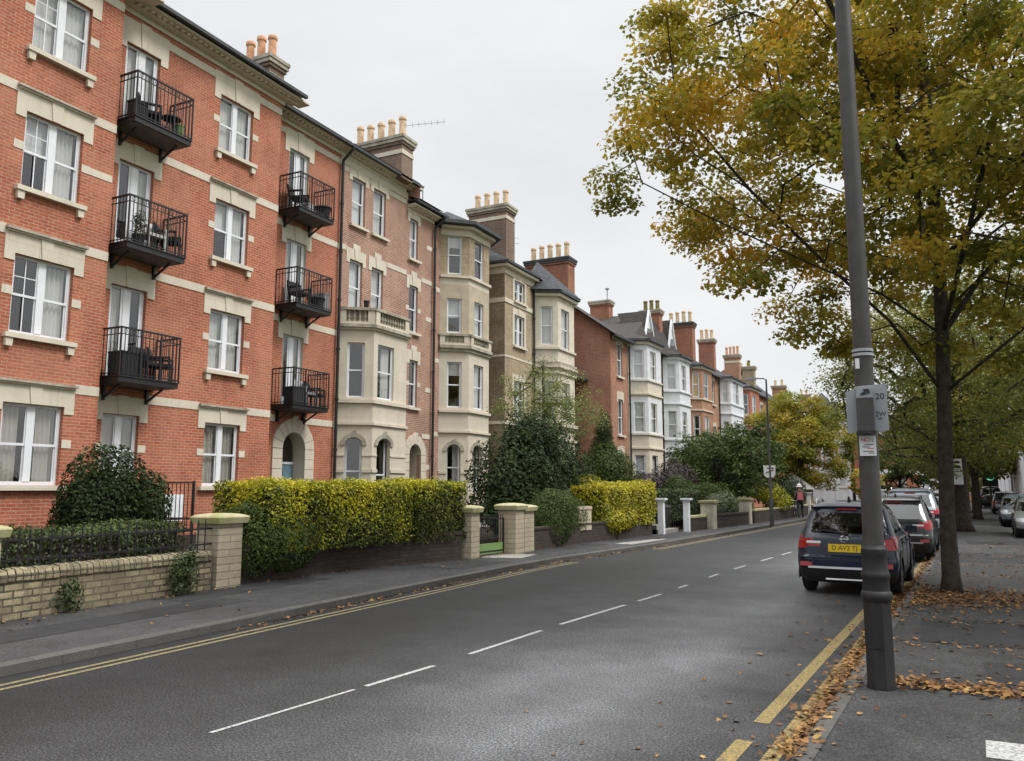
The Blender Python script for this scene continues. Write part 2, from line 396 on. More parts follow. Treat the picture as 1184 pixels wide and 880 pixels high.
leafmat('leaf_hedge', [(0, (.03, .044, .010)), (.34, (.065, .085, .014)), (.5, (.26, .27, .02)), (.76, (.50, .45, .022)), (1, (.54, .41, .025))], .25, .55, 1.1, .45)
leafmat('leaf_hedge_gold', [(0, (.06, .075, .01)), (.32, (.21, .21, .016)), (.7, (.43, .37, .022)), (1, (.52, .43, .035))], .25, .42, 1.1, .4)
leafmat('leaf_hedge_low', [(0, (.02, .035, .012)), (.6, (.04, .06, .018)), (1, (.09, .13, .03))], .2, .45, 1.1, .4)
leafmat('leaf_fallen', [(0, (.07, .04, .022)), (.45, (.17, .085, .035)), (.8, (.30, .16, .055)), (1, (.42, .29, .10))], .1, .7, 2., .2)
def asphalt(name, tone, rlo, rhi, pscale=.35, bstr=.5, sheen_lanes=None, grain=48, spec=.2, con=1.):
    """aggregate grain multiplied onto a large scale tone; lanes = worn strips with a pale sheen band painted into the colour along the road"""
    m, nt, out = newmat(name)
    geo = nd(nt, 'NewGeometry'); pos = geo.outputs['Position']
    g = noise(nt, grain, 2, .9, pos); g2 = noise(nt, grain * 2.3, 2, .8, pos)
    gm = nd(nt, 'Mix'); gm.data_type = 'FLOAT'; gm.inputs[0].default_value = .35; nt.links.new(g, gm.inputs[2]); nt.links.new(g2, gm.inputs[3])
    lo = 1 - .72 * con; hi = 1 + 1.15 * con
    grainc = ramp(nt, gm.outputs[0], [(.40, (lo,) * 3), (.50, (.95,) * 3), (.565, (hi * .75,) * 3), (.63, (min(2.6, hi * 1.5),) * 3)])
    p = noise(nt, pscale, 6, .6, pos); p2 = noise(nt, pscale * 5, 5, .7, pos)
    big = ramp(nt, p, [(.3, (.72,) * 3), (.7, (1.28,) * 3)]); mid = ramp(nt, p2, [(.3, (.78,) * 3), (.7, (1.22,) * 3)])
    c = mixc(nt, 1., big, mid, 'MULTIPLY')
    if sheen_lanes:
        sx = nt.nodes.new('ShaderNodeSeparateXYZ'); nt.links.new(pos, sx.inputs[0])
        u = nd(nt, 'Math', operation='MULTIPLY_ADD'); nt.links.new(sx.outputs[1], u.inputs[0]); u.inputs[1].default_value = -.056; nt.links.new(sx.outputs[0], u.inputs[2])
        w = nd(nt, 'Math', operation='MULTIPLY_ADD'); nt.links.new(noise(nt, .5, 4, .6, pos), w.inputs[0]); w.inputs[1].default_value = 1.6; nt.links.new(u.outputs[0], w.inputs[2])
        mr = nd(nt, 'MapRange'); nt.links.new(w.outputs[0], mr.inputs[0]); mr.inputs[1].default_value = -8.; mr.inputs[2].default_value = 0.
        c = mixc(nt, 1., c, ramp(nt, mr.outputs[0], [(q, (v,) * 3) for q, v in sheen_lanes]), 'MULTIPLY')
    c = mixc(nt, 1., c, grainc, 'MULTIPLY'); c = mixc(nt, 1., c, tone, 'MULTIPLY')
    ro = ramp(nt, p, [(.3, rlo), (.7, rhi)])
    ad = nd(nt, 'Math', operation='ADD'); nt.links.new(g, ad.inputs[0]); nt.links.new(g2, ad.inputs[1])
    principled(nt, out, c, ro, bump(nt, ad.outputs[0], bstr, .012), spec); return m
asphalt('road_asphalt', (.062, .063, .065), .42, .62, .3, .8, [(0, .28), (.22, .30), (.38, .55), (.5, .8), (.62, 1.55), (.74, 2.1), (.86, .85), (.97, .4)], 48, .22)  # sheen on the right lane is painted into the tone, over wheel track wear
asphalt('pavement_asphalt', (.044, .0435, .044), .5, .75, .5, .4, None, 60, .16, .7)
asphalt('patch_asphalt', (.030, .030, .031), .5, .75, .7, .4, None, 70, .16, .6)
asphalt('path_slab', (.24, .23, .21), .7, .85, .8, .3, None, 60, .2, .35)
brick('kerb_stone', (.105, .10, .092), (.08, .078, .072), (.05, .048, .045), w=.9, h=.9, ms=.008, st=.5, noise2=.6, rough=.7)
def linepaint(name, col, wear=.5):
    m, nt, out = newmat(name)
    f = ramp(nt, noise(nt, 38, 5, .75), [(wear - .12, 1.), (wear + .1, 0.)])
    c = mixc(nt, f, col, (.06, .058, .054))
    principled(nt, out, c, .65, None, .3)
linepaint('line_white', (.40, .40, .39), .44); linepaint('line_yellow', (.29, .21, .068), .48); linepaint('line_yellow_old', (.26, .21, .09), .5)
# ------------------------------------------------------------------ camera, sky, light
CH = 1.8
cam = bpy.data.cameras.new('camera'); co = bpy.data.objects.new('camera', cam); COL.objects.link(co)
cam.sensor_fit = 'HORIZONTAL'; cam.sensor_width = 36; cam.lens = 36 * 940. / 1184.; cam.clip_end = 3000; cam.clip_start = .05
co.location = (0, 0, CH); co.rotation_euler = (R(90 + 7.5747), 0, R(26.51)); SC.camera = co
SC.render.engine = 'CYCLES'; SC.cycles.use_denoising = True
SC.cycles.max_bounces = 7; SC.cycles.diffuse_bounces = 3; SC.cycles.glossy_bounces = 3; SC.cycles.transparent_max_bounces = 12; SC.cycles.transmission_bounces = 4
SC.cycles.caustics_reflective = False; SC.cycles.caustics_refractive = False; SC.cycles.sample_clamp_indirect = 6
vs = SC.view_settings; vs.view_transform = 'Standard'; vs.look = 'None'; vs.exposure = .40; vs.gamma = 1
SUN_EL, SUN_AZ = 52., 75.   # azimuth measured clockwise from +Y
W = bpy.data.worlds.new('World'); SC.world = W; W.use_nodes = True
nt = W.node_tree; nt.nodes.clear(); out = nt.nodes.new('ShaderNodeOutputWorld')
sk = nt.nodes.new('ShaderNodeTexSky'); sk.sky_type = 'NISHITA'; sk.sun_disc = False
sk.sun_elevation = R(SUN_EL); sk.sun_rotation = R(SUN_AZ); sk.air_density = 1.; sk.dust_density = 3.
b1 = nd(nt, 'Background', Strength=.08); nt.links.new(sk.outputs[0], b1.inputs[0])
tc = nt.nodes.new('ShaderNodeTexCoord'); mp = nt.nodes.new('ShaderNodeMapping'); mp.inputs['Scale'].default_value = (1, 1, 2.2)
nt.links.new(tc.outputs['Generated'], mp.inputs[0])
cl = nd(nt, 'TexNoise', Scale=2.2, Detail=7., Roughness=.55); nt.links.new(mp.outputs[0], cl.inputs['Vector'])
ccol = ramp(nt, cl.outputs['Fac'], [(.3, (.625, .637, .65)), (.68, (.735, .74, .742))])
sx = nt.nodes.new('ShaderNodeSeparateXYZ'); nt.links.new(tc.outputs['Generated'], sx.inputs[0])
mr = nt.nodes.new('ShaderNodeMapRange'); nt.links.new(sx.outputs[2], mr.inputs[0])
mr.inputs[1].default_value = .55; mr.inputs[2].default_value = .95; mr.inputs[3].default_value = 1.; mr.inputs[4].default_value = 4.6; mr.interpolation_type = 'SMOOTHSTEP'
b2 = nt.nodes.new('ShaderNodeBackground'); nt.links.new(ccol, b2.inputs[0]); nt.links.new(mr.outputs[0], b2.inputs[1])
mx = nd(nt, 'MixShader', Fac=.93); nt.links.new(b1.outputs[0], mx.inputs[1]); nt.links.new(b2.outputs[0], mx.inputs[2])
nt.links.new(mx.outputs[0], out.inputs[0])
sl = bpy.data.lights.new('sun', 'SUN'); sl.energy = 1.7; sl.angle = R(16); sl.color = (1., .965, .92)
so = bpy.data.objects.new('sun', sl); COL.objects.link(so)
dv = Vector((math.sin(R(SUN_AZ)) * math.cos(R(SUN_EL)), math.cos(R(SUN_AZ)) * math.cos(R(SUN_EL)), math.sin(R(SUN_EL))))
so.rotation_euler = dv.to_track_quat('Z', 'Y').to_euler(); so.location = (10, 0, 40)
# ------------------------------------------------------------------ street geometry
def interp(pts):
    xs = [p[0] for p in pts]; ys = [p[1] for p in pts]
    return lambda y: float(np.interp(y, xs, ys))
LK = interp([(-60, -7.6), (0, -7.95), (5, -8.0), (10.5, -8.1), (16.5, -8.2), (19, -8.1), (21.6, -7.82), (25, -7.45), (30.5, -7.1), (37, -6.68), (46.5, -6.15), (120, -2.0), (170, 4)])
RK = interp([(-60, -2.2), (0, -1.17), (7.9, -.73), (33, .68), (60, 2.2), (120, 5.6), (170, 12)])
RP = interp([(-60, 4), (0, 3.2), (12, 2.6), (25, 2.45), (33, 2.75), (67, 4.3), (120, 7.7), (170, 14)])
LW = interp([(-60, -10.3), (0, -10.55), (6.6, -10.65), (10.5, -10.9), (14, -10.8), (17.6, -9.95), (20, -9.75), (24.5, -9.55), (30, -8.8), (36, -8.0), (39, -7.6), (60, -6.6), (120, -4), (170, 2)])
YS = [-60, -30, -10, 0, 2.5, 5, 7.5, 10, 12.5, 15, 16.5, 17.5, 18.5, 19.5, 20.5, 21.6, 23, 25, 27.5, 30.5, 33, 35, 37, 40, 43, 46.5, 52, 60, 67, 75, 85, 100, 120, 145, 170]
def strip(fa, fb, z, mat, ys=YS, zb=None):
    m = MB()
    for a, b in zip(ys, ys[1:]):
        m.q((fa(a), a, z), (fb(a), a, z if zb is None else zb), (fb(b), b, z if zb is None else zb), (fa(b), b, z), mat)
    return m
PZ = .11
m = MB(); m.q((-500, -400, -.06), (500, -400, -.06), (500, 900, -.06), (-500, 900, -.06), 'lawn'); struct('ground', m)
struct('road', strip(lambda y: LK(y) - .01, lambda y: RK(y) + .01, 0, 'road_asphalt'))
struct('pavement_left', strip(lambda y: LW(y) - .25, lambda y: LK(y) - .13, PZ, 'pavement_asphalt'))
struct('pavement_right', strip(lambda y: RK(y) + .13, RP, PZ, 'pavement_asphalt'))
def kerb(f, sgn, name, wd=.15):
    m = MB(); zt = PZ + .005
    ys = [y + d for y in YS for d in (0,)]
    for a, b in zip(ys, ys[1:]):
        dr = lambda y: 0.
        p = [(f(a), a), (f(b), b)]; k = -sgn * wd
        m.q((p[0][0], a, -.03), (p[1][0], b, -.03), (p[1][0] + k * .12, b, zt - .015), (p[0][0] + k * .12, a, zt - .015), 'kerb_stone')
        m.q((p[0][0] + k * .12, a, zt - .015), (p[1][0] + k * .12, b, zt - .015), (p[1][0] + k * .25, b, zt), (p[0][0] + k * .25, a, zt), 'kerb_stone')
        m.q((p[0][0] + k * .25, a, zt), (p[1][0] + k * .25, b, zt), (p[1][0] + k, b, zt), (p[0][0] + k, a, zt), 'kerb_stone')
    o = struct(name, m); return o
kerb(LK, 1, 'kerb_left'); kerb(RK, -1, 'kerb_right')
struct('garden_soil', strip(lambda y: -30, lambda y: LW(y) - .2, .09, 'soil', [-60, 0, 14, 17.6, 20, 24.5, 30, 36, 39, 60, 120, 170]))
struct('service_road', strip(RP, lambda y: RP(y) + 5.2, .07, 'pavement_asphalt'))
# centre dashes measured on the ground
CL = interp([(0, -5.1), (4.66, -4.83), (7.37, -4.57), (10.3, -4.42), (14, -4.1), (17.7, -3.96), (20, -3.81), (24.2, -3.47), (40, -2.55), (60, -1.4)])
m = MB(); dash = [(1.0, 2.9, .06), (4.66, 6.2, .04), (6.35, 7.37, .06), (8.05, 9.75, .062), (10.3, 12.44, .068), (12.96, 13.99, .066), (14.95, 15.5, .066), (17.0, 17.75, .066), (19.0, 20.0, .066), (21.4, 22.6, .066), (23.6, 24.8, .066)] + [(26.4 + 2.6 * k, 27.8 + 2.6 * k, .07) for k in range(14)]
for a, b, w in dash:
    n = 3
    for i in range(n):
        y0 = a + (b - a) * i / n; y1 = a + (b - a) * (i + 1) / n
        m.q((CL(y0) - w / 2, y0, .004), (CL(y0) + w / 2, y0, .004), (CL(y1) + w / 2, y1, .004), (CL(y1) - w / 2, y1, .004), 'line_white')
struct('centre_line_marking', m)
def yline(name, f, segs, mat):
    m = MB()
    for off, w, y0, y1 in segs:
        ys = [y0] + [y for y in YS if y0 < y < y1] + [y1]
        for a, b in zip(ys, ys[1:]):
            m.q((f(a) + off - w / 2, a, .004), (f(a) + off + w / 2, a, .004), (f(b) + off + w / 2, b, .004), (f(b) + off - w / 2, b, .004), mat)
    struct(name, m)
yline('yellow_lines_left', LK, [(.30, .07, -20, 19), (.46, .07, -20, 19), (.30, .08, 24, 70), (.46, .07, 24, 70)], 'line_yellow_old')
yline('yellow_lines_right', RK, [(-.42, .12, 6.75, 16), (-.42, .12, 2., 6.25), (-.17, .11, 2., 34), (-.4, .1, 26, 34)], 'line_yellow')
# paving patches: trench repairs and slabs set in the right pavement
m = MB()
for x0, x1, y0, y1 in ((.27, 1.2, 6.19, 6.6),): m.q((x0, y0, PZ + .004), (x1, y0, PZ + .004), (x1 + .02, y1, PZ + .004), (x0 + .02, y1, PZ + .004), 'line_white')
struct('painted_mark_on_pavement', m)
m = MB()
for x0, x1, y0, y1 in ((.45, 2.4, 8.25, 9.5), (-.1, 2.5, 10.4, 12.2), (.7, 2.4, 22, 25), (1.2, 2.6, 29, 31)):
    m.q((x0, y0, PZ + .004), (x1, y0 + .1, PZ + .004), (x1, y1 + .1, PZ + .004), (x0, y1, PZ + .004), 'patch_asphalt')
for y0, y1, a, b in ((3.5, 9.6, .35, .62), (9.0, 12.5, .05, .3), (15.2, 17.3, .3, .8), (20.5, 24, .1, .5), (27, 31, .3, .7)):   # trench repairs along the left pavement
    f = lambda y, k: LW(y) + (LK(y) - .16 - LW(y)) * k
    m.q((f(y0, a), y0, PZ + .004), (f(y0, b), y0 + .08, PZ + .004), (f(y1, b), y1 + .05, PZ + .004), (f(y1, a), y1, PZ + .004), 'patch_asphalt')
struct('pavement_patches', m)
m = MB()
m.q((-9.9, 17.95, PZ + .004), (-8.85, 18.3, PZ + .004), (-9.0, 19.55, PZ + .004), (-9.9, 19.3, PZ + .004), 'path_slab')
m.q((-8.6, 24.4, PZ + .004), (-8.0, 24.2, PZ + .004), (-7.75, 27.2, PZ + .004), (-8.1, 27.5, PZ + .004), 'path_slab')
struct('paving_slabs', m)
# ------------------------------------------------------------------ architecture helpers
def window(root, fr, s0, s1, z0, z1, double=False, cur='net', depth=.13, sill=True, sash=True, bars=False, corbel=False, sillm='lintel_stone', fw=.065, paint='window_paint', inset=0):
    o1 = -depth + .05; o0 = -depth
    m = MB(); W = 'window_paint' if paint is None else paint
    m.fbox(fr, s0, s0 + fw, z0, z1, o0, o1, W); m.fbox(fr, s1 - fw, s1, z0, z1, o0, o1, W)
    m.fbox(fr, s0 + fw, s1 - fw, z1 - fw, z1, o0, o1, W); m.fbox(fr, s0 + fw, s1 - fw, z0, z0 + fw * 1.3, o0, o1, W)
    if double: mid = (s0 + s1) / 2; mw = .085; m.fbox(fr, mid - mw, mid + mw, z0 + fw * 1.3, z1 - fw, o0, o1 + .012, W); halves = [(s0 + fw, mid - mw), (mid + mw, s1 - fw)]
    else: halves = [(s0 + fw, s1 - fw)]
    g = MB(); zm = z0 + (z1 - z0) * .5; lo = z0 + fw * 1.3; hi = z1 - fw
    for h, (a, b) in enumerate(halves):
        if sash:
            m.fbox(fr, a, b, zm - .028, zm + .028, o0 + .012, o1 - .006, W)
            for q0, q1, oo in ((zm + .028, hi, 0.), (lo, zm - .028, -.022)):
                m.fbox(fr, a, a + .028, q0, q1, o0 + .01 + oo, o1 - .012 + oo, W); m.fbox(fr, b - .028, b, q0, q1, o0 + .01 + oo, o1 - .012 + oo, W)
                g.q(fr.P(a + .028, q0, o0 + .02 + oo), fr.P(b - .028, q0, o0 + .02 + oo), fr.P(b - .028, q1, o0 + .02 + oo), fr.P(a + .028, q1, o0 + .02 + oo), 'window_glass')
        else:
            m.fbox(fr, a, a + .06, lo, hi, o0 + .012, o1 - .008, W); m.fbox(fr, b - .06, b, lo, hi, o0 + .012, o1 - .008, W); m.fbox(fr, a + .06, b - .06, lo, lo + .22, o0 + .012, o1 - .008, W)
            g.q(fr.P(a + .06, lo + .22, o0 + .02), fr.P(b - .06, lo + .22, o0 + .02), fr.P(b - .06, hi, o0 + .02), fr.P(a + .06, hi, o0 + .02), 'window_glass')
        if bars and h == 0:
            c = (a + b) / 2; m.fbox(fr, c - .012, c + .012, lo, hi, o0 + .024, o1 - .016, W)
            zq = (zm + hi) / 2; m.fbox(fr, a, b, zq - .011, zq + .011, o0 + .024, o1 - .018, W)
    w = m.build('window', root)
    g.build('pane', w)
    c = MB(); oc = o0 - .10
    def drape(a, b, q0, q1, mat, amp=.025, wl=.11):
        n = max(4, int((b - a) / .028)); ph = random.random() * 6
        pts = [(a + (b - a) * i / n, oc + amp * math.sin(i * (b - a) / n / wl * 6.28 + ph) + amp * .6 * math.sin(i * 1.7 + ph)) for i in range(n + 1)]
        vs = [fr.P(x, q0, o) for x, o in pts] + [fr.P(x, q1, o) for x, o in pts]
        c.add(vs, [(i, i + 1, n + 2 + i, n + 1 + i) for i in range(n)], mat)
    a, b = s0 + fw, s1 - fw; L = b - a
    if cur == 'net': drape(a, b, lo, hi, 'curtain_net', .018, .13)
    elif cur == 'sides': drape(a, a + L * .34, lo, hi, 'curtain_drape'); drape(b - L * .34, b, lo, hi, 'curtain_drape')
    elif cur == 'right': drape(a + L * .5, b, lo, hi, 'curtain_net', .03)
    elif cur == 'left': drape(a, a + L * .45, lo, hi, 'curtain_net', .03)
    elif cur == 'full': drape(a, b, lo, hi, 'curtain_drape', .035, .15)
    elif cur == 'half': drape(a, b, lo + (hi - lo) * .45, hi, 'blind_white', .003)
    elif cur == 'quarter': drape(a, b, lo + (hi - lo) * .72, hi, 'blind_white', .003)
    elif cur == 'blind': drape(a, b, lo + .03, hi, 'blind_white', .004)
    elif cur == 'yellow': drape(a, b, lo + .03, hi, 'curtain_yellow', .004)
    elif cur == 'mixed': drape(a, a + L * .48, lo + (hi - lo) * .5, hi, 'blind_white', .003); drape(a + L * .55, b, lo, hi, 'curtain_net', .03)
    if c.f: c.build('curtain', w, smooth=True)
    if sill:
        k = MB(); k.fbox(fr, s0 - .14, s1 + .14, z0 - .11, z0 - .003, -depth + .002, .13, sillm)
        if corbel:
            for x in (s0 - .02, s1 + .02):
                k.extr(fr, [(x - .07, z0 - .3), (x + .07, z0 - .3), (x + .085, z0 - .113), (x - .085, z0 - .113)], .004, .095, sillm)
        k.build('sill', w)
    return w
def hood(m, fr, s0, s1, head, top, mat='lintel_stone', ear=.24, drop=.17, pr=.022, ledge=False, key=True):
    """flush stone lintel with ears and a keystone"""
    m.grp()
    m.fbox(fr, s0 - ear, s0 - .002, head - drop, head, .001, pr, mat); m.fbox(fr, s1 + .002, s1 + ear, head - drop, head, .001, pr, mat)
    m.fbox(fr, s0 - ear, s1 + ear, head, top, .001, pr, mat)
    if key:
        c = (s0 + s1) / 2; m.extr(fr, [(c - .1, head - .002), (c + .1, head - .002), (c + .16, top + .03), (c - .16, top + .03)], pr, pr + .025, mat)
    if ledge: m.fbox(fr, s0 - ear - .02, s1 + ear + .02, top, top + .055, .001, .12, 'old_stone'); m.fbox(fr, s0 - ear + .02, s1 + ear - .02, top - .04, top, pr, .075, mat)
    m.end()
def quoin(m, fr, s0, s1, z, mat='lintel_stone'):
    m.grp()
    m.fbox(fr, s0 - .23, s0 - .001, z - .095, z + .095, .001, .014, mat); m.gi += 1; m.fbox(fr, s1 + .001, s1 + .23, z - .095, z + .095, .001, .014, mat)
    m.end()
def cornice(m, fr, s0, s1, z0, z1, over, e0=0., e1=0., mat='lintel_stone', dent=True):
    m.grp()
    h = z1 - z0
    m.fbox(fr, s0 - e0 * .1, s1 + e1 * .1, z0, z0 + h * .38, .001, .05, mat)
    m.fbox(fr, s0 - e0 * .45, s1 + e1 * .45, z0 + h * .38, z0 + h * .58, .001, over * .42, mat)
    if dent:
        n = max(1, int((s1 - s0) / .2))
        for i in range(n):
            a = s0 + (s1 - s0) * (i + .25) / n; m.fbox(fr, a, a + .1, z0 + h * .44, z0 + h * .60, over * .42, over * .62, 'lintel_stone')
    m.fbox(fr, s0 - e0 * .8, s1 + e1 * .8, z0 + h * .6, z0 + h * .78, .001, over * .8, mat)
    m.end()
def gutter(m, fr, s0, s1, z, over, e0=0., e1=0.):
    m.grp()
    m.fbox(fr, s0 - e0, s1 + e1, z - .10, z, over - .12, over, 'lead_gutter'); m.fbox(fr, s0 - e0, s1 + e1, z - .03, z + .03, -.2, over - .12, 'lead_gutter')
    m.end()
def arch(m, fr, s0, s1, zs, zc, ztop, depth, mat, n=14):
    """fills a rectangular hole top with a spandrel round an arch springing at zs with crown zc; hole top = ztop"""
    c = (s0 + s1) / 2; r = (s1 - s0) / 2; P = fr.P
    pts = [(c - r * math.cos(math.pi * i / n), zs + (zc - zs) * math.sin(math.pi * i / n)) for i in range(n + 1)]
    for (a, za), (b, zb) in zip(pts, pts[1:]):
        m.q(P(a, za), P(b, zb), P(b, ztop), P(a, ztop), mat)
        m.q(P(a, za), P(a, za, -depth), P(b, zb, -depth), P(b, zb), mat)
        m.q(P(b, zb, -depth), P(a, za, -depth), P(a, ztop, -depth), P(b, ztop, -depth), mat)
def voussoirs(m, fr, s0, s1, zs, zc, w, o1, mat, n=9, zb=.1):
    c = (s0 + s1) / 2; r = (s1 - s0) / 2; h = zc - zs
    for i in range(n):
        g = .012; a0 = math.pi * i / n + g; a1 = math.pi * (i + 1) / n - g
        q = lambda a, k: (c - (r + k) * math.cos(a), zs + (h + k) * math.sin(a))
        am = (a0 + a1) / 2; ex = .1 if i == n // 2 else 0
        m.extr(fr, [q(a1, 0), q(am, 0), q(a0, 0), q(a0, w), q(am, w + ex), q(a1, w + ex)][::-1], .001, o1, mat)
    k = zs - .012
    while k > zb + .1:
        for a, b in ((s0 - w, s0), (s1, s1 + w)): m.fbox(fr, a, b, max(zb, k - .32), k, .001, o1, mat)
        k -= .335
def balcony(root, fr, s0, s1, z, dep, top):
    """metal slab balcony with railing"""
    m = MB(); m.fbox(fr, s0, s1, z - .16, z - .03, .005, dep, 'black_iron'); m.fbox(fr, s0 - .02, s1 + .02, z - .03, z, .005, dep + .03, 'black_iron'); m.fbox(fr, s0 + .05, s1 - .05, z - .172, z - .162, .01, dep - .05, 'underboard')
    for s in (s0 + .25, s1 - .25): m.extr(fr, [(s - .03, z - .55), (s + .03, z - .55), (s + .03, z - .175), (s - .03, z - .175)], .005, .09, 'black_iron'); m.bar(fr.P(s, z - .5, .05), fr.P(s, z - .19, dep * .7), .045, 'black_iron')
    b = m.build('balcony', root)
    r = MB(); w = .022
    for k in (z + .06, top - .16): r.bar(fr.P(s0, k, dep), fr.P(s1, k, dep), w, 'black_iron'); r.bar(fr.P(s0, k, .02), fr.P(s0, k, dep), w, 'black_iron'); r.bar(fr.P(s1, k, .02), fr.P(s1, k, dep), w, 'black_iron')
    r.bar(fr.P(s0 - .02, top, dep), fr.P(s1 + .02, top, dep), .042, 'black_iron')
    for s in (s0, s1): r.bar(fr.P(s, top, .02), fr.P(s, top, dep), .042, 'black_iron')
    n = int((s1 - s0) / .115)
    for i in range(n + 1): s = s0 + (s1 - s0) * i / n; r.bar(fr.P(s, z, dep), fr.P(s, top, dep), .016 if i % 5 else .034, 'black_iron')
    n = int(dep / .115)
    for i in range(n):
        for s in (s0, s1): r.bar(fr.P(s, z, dep * i / n + .02), fr.P(s, top, dep * i / n + .02), .016, 'black_iron')
    for i in range(int((s1 - s0) / .23)):   # little scrolls between the two top rails
        c = fr.P(s0 + .115 + i * .23, top - .08, dep); r.tube([(c[0] + fr.t[0] * .05 * math.cos(t), c[1] + fr.t[1] * .05 * math.cos(t), c[2] + .05 * math.sin(t)) for t in np.linspace(0, 6.28, 9)], .007, 4, 'black_iron', False)
    r.build('railing', b); return b
def chimney(root, x0, x1, y0, y1, zb, zc, npot, ph, mat, cap='old_stone', pot='buff_pot', band=True, pots_along='x', over=.14):
    m = MB(); m.box(x0, x1, y0, y1, zb, zc - .38, mat)
    if band: m.box(x0 - .03, x1 + .03, y0 - .03, y1 + .03, zc - .78, zc - .60, 'lintel_stone')
    for k, (o, a, b) in enumerate(((.4, .38, .26), (.75, .26, .12), (1., .12, 0.))):
        m.box(x0 - over * o, x1 + over * o, y0 - over * o, y1 + over * o, zc - a, zc - b, cap if k else mat)
    c = m.build('chimney', root)
    for i in range(npot):
        t = (i + .5) / npot
        if pots_along == 'x': px, py = x0 + (x1 - x0) * t, (y0 + y1) / 2
        else: px, py = (x0 + x1) / 2, y0 + (y1 - y0) * t
        h = ph * random.uniform(.94, 1.05); r = min(.15, (x1 - x0) / npot * .36) if pots_along == 'x' else .14
        p = MB(); p.lathe(px, py, [(r * 1.05, zc), (r, zc + h * .1), (r * .9, zc + h * .84), (r * 1.12, zc + h * .86), (r * 1.12, zc + h * .95), (r * .98, zc + h), (r * .7, zc + h), (r * .68, zc + h * .8)], 12, pot)
        p.lathe(px, py, [(r * 1.1, zc - .01), (r * 1.25, zc + .06)], 10, 'cap_stone')
        p.build('chimney_pot', c, smooth=True, ang=40)
    return c
def balustrade(m, fr, s0, s1, z0, z1, o, mat='old_stone', light='bay_stone'):
    m.fbox(fr, s0 - .04, s1 + .04, z1 - .1, z1, o - .22, o + .06, mat); m.fbox(fr, s0, s1, z0, z0 + .1, o - .18, o + .02, light)
    for s in (s0 + .12, s1 - .12): m.fbox(fr, s - .12, s + .12, z0 + .1, z1 - .1, o - .16, o + .025, light)
    n = max(2, int((s1 - s0 - .48) / .16))
    for i in range(n):
        s = s0 + .24 + (s1 - s0 - .48) * (i + .5) / n; c = fr.P(s, 0, o - .07); h = z1 - z0 - .2
        m.lathe(c[0], c[1], [(.05, z0 + .1), (.05, z0 + .1 + h * .1), (.03, z0 + .1 + h * .2), (.062, z0 + .1 + h * .4), (.03, z0 + .1 + h * .75), (.05, z0 + .1 + h * .9), (.05, z1 - .1)], 8, mat, False)
    m.fbox(fr, s0 + .2, s1 - .2, z0 + .1, z1 - .1, o - .17, o - .13, mat)
def ledge(m, pts, z0, z1, pr, mat, back=.15):
    """continuous moulding round a polyline of plan points (outside on the right-hand side, i.e. Fr normal)"""
    m.grp()
    n = len(pts); fr = [Fr(pts[i], pts[i + 1]) for i in range(n - 1)]
    def off(d):
        o = []
        for i, p in enumerate(pts):
            if i == 0: nx, ny = fr[0].n; k = 1
            elif i == n - 1: nx, ny = fr[-1].n; k = 1
            else:
                ax, ay = fr[i - 1].n; bx, by = fr[i].n; nx, ny = ax + bx, ay + by; k = 2 / (nx * nx + ny * ny) ; nx, ny, k = nx, ny, k / 1.
            o.append((p[0] + nx * d * k, p[1] + ny * d * k))
        return o
    a = off(-back); b = off(pr)
    for i in range(n - 1):
        m.hexa([(*b[i], z0), (*b[i + 1], z0), (*a[i + 1], z0), (*a[i], z0), (*b[i], z1), (*b[i + 1], z1), (*a[i + 1], z1), (*a[i], z1)], mat)
    m.end()
def downpipe(root, x, y, z0, z1, hop=True, r=.055, swan=None):
    m = MB(); p = [(x, y, z0), (x, y, z1)]
    if swan: p += [(x + .02, y, z1 + .12), (swan[0], swan[1], swan[2] - .12), swan]
    m.tube(p, r, 10, 'black_pipe')
    z = z0 + 1.2
    while z < z1: m.lathe(x, y, [(r * 1.35, z), (r * 1.35, z + .09)], 10, 'black_pipe'); z += 1.83
    return m.build('downpipe', root, smooth=True, ang=40)
def shellbox(m, x0, x1, y0, y1, z1, mat, front=False, z0=0.):
    """side and rear walls (front facade is added separately); x1 is the street side"""
    m.q((x1, y0, z0), (x0, y0, z0), (x0, y0, z1), (x1, y0, z1), mat); m.q((x0, y1, z0), (x1, y1, z0), (x1, y1, z1), (x0, y1, z1), mat)
    m.q((x0, y0, z0), (x0, y1, z0), (x0, y1, z1), (x0, y0, z1), mat)
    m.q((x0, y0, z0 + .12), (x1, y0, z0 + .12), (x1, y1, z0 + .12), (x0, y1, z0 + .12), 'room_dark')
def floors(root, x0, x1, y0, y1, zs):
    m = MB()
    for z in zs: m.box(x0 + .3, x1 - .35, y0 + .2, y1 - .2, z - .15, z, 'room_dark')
    m.box(x1 - 4.3, x1 - 4.2, y0 + .2, y1 - .2, .15, zs[-1], 'room_dark') if zs else None
    return m.build('room', root)

def pier_band(m, pts, wins, z0, z1, pr, mat):
    """string course that stops at the window openings"""
    for i in range(len(pts) - 1):
        fr = Fr(pts[i], pts[i + 1]); c = 0.
        for a, b in sorted((w[0], w[1]) for w in wins[i] if w[2] < z1 and w[3] > z0) + [(fr.L, fr.L)]:
            if a - c > .03: m.fbox(fr, c, a - .001, z0, z1, .001, pr, mat)
            c = b + .001
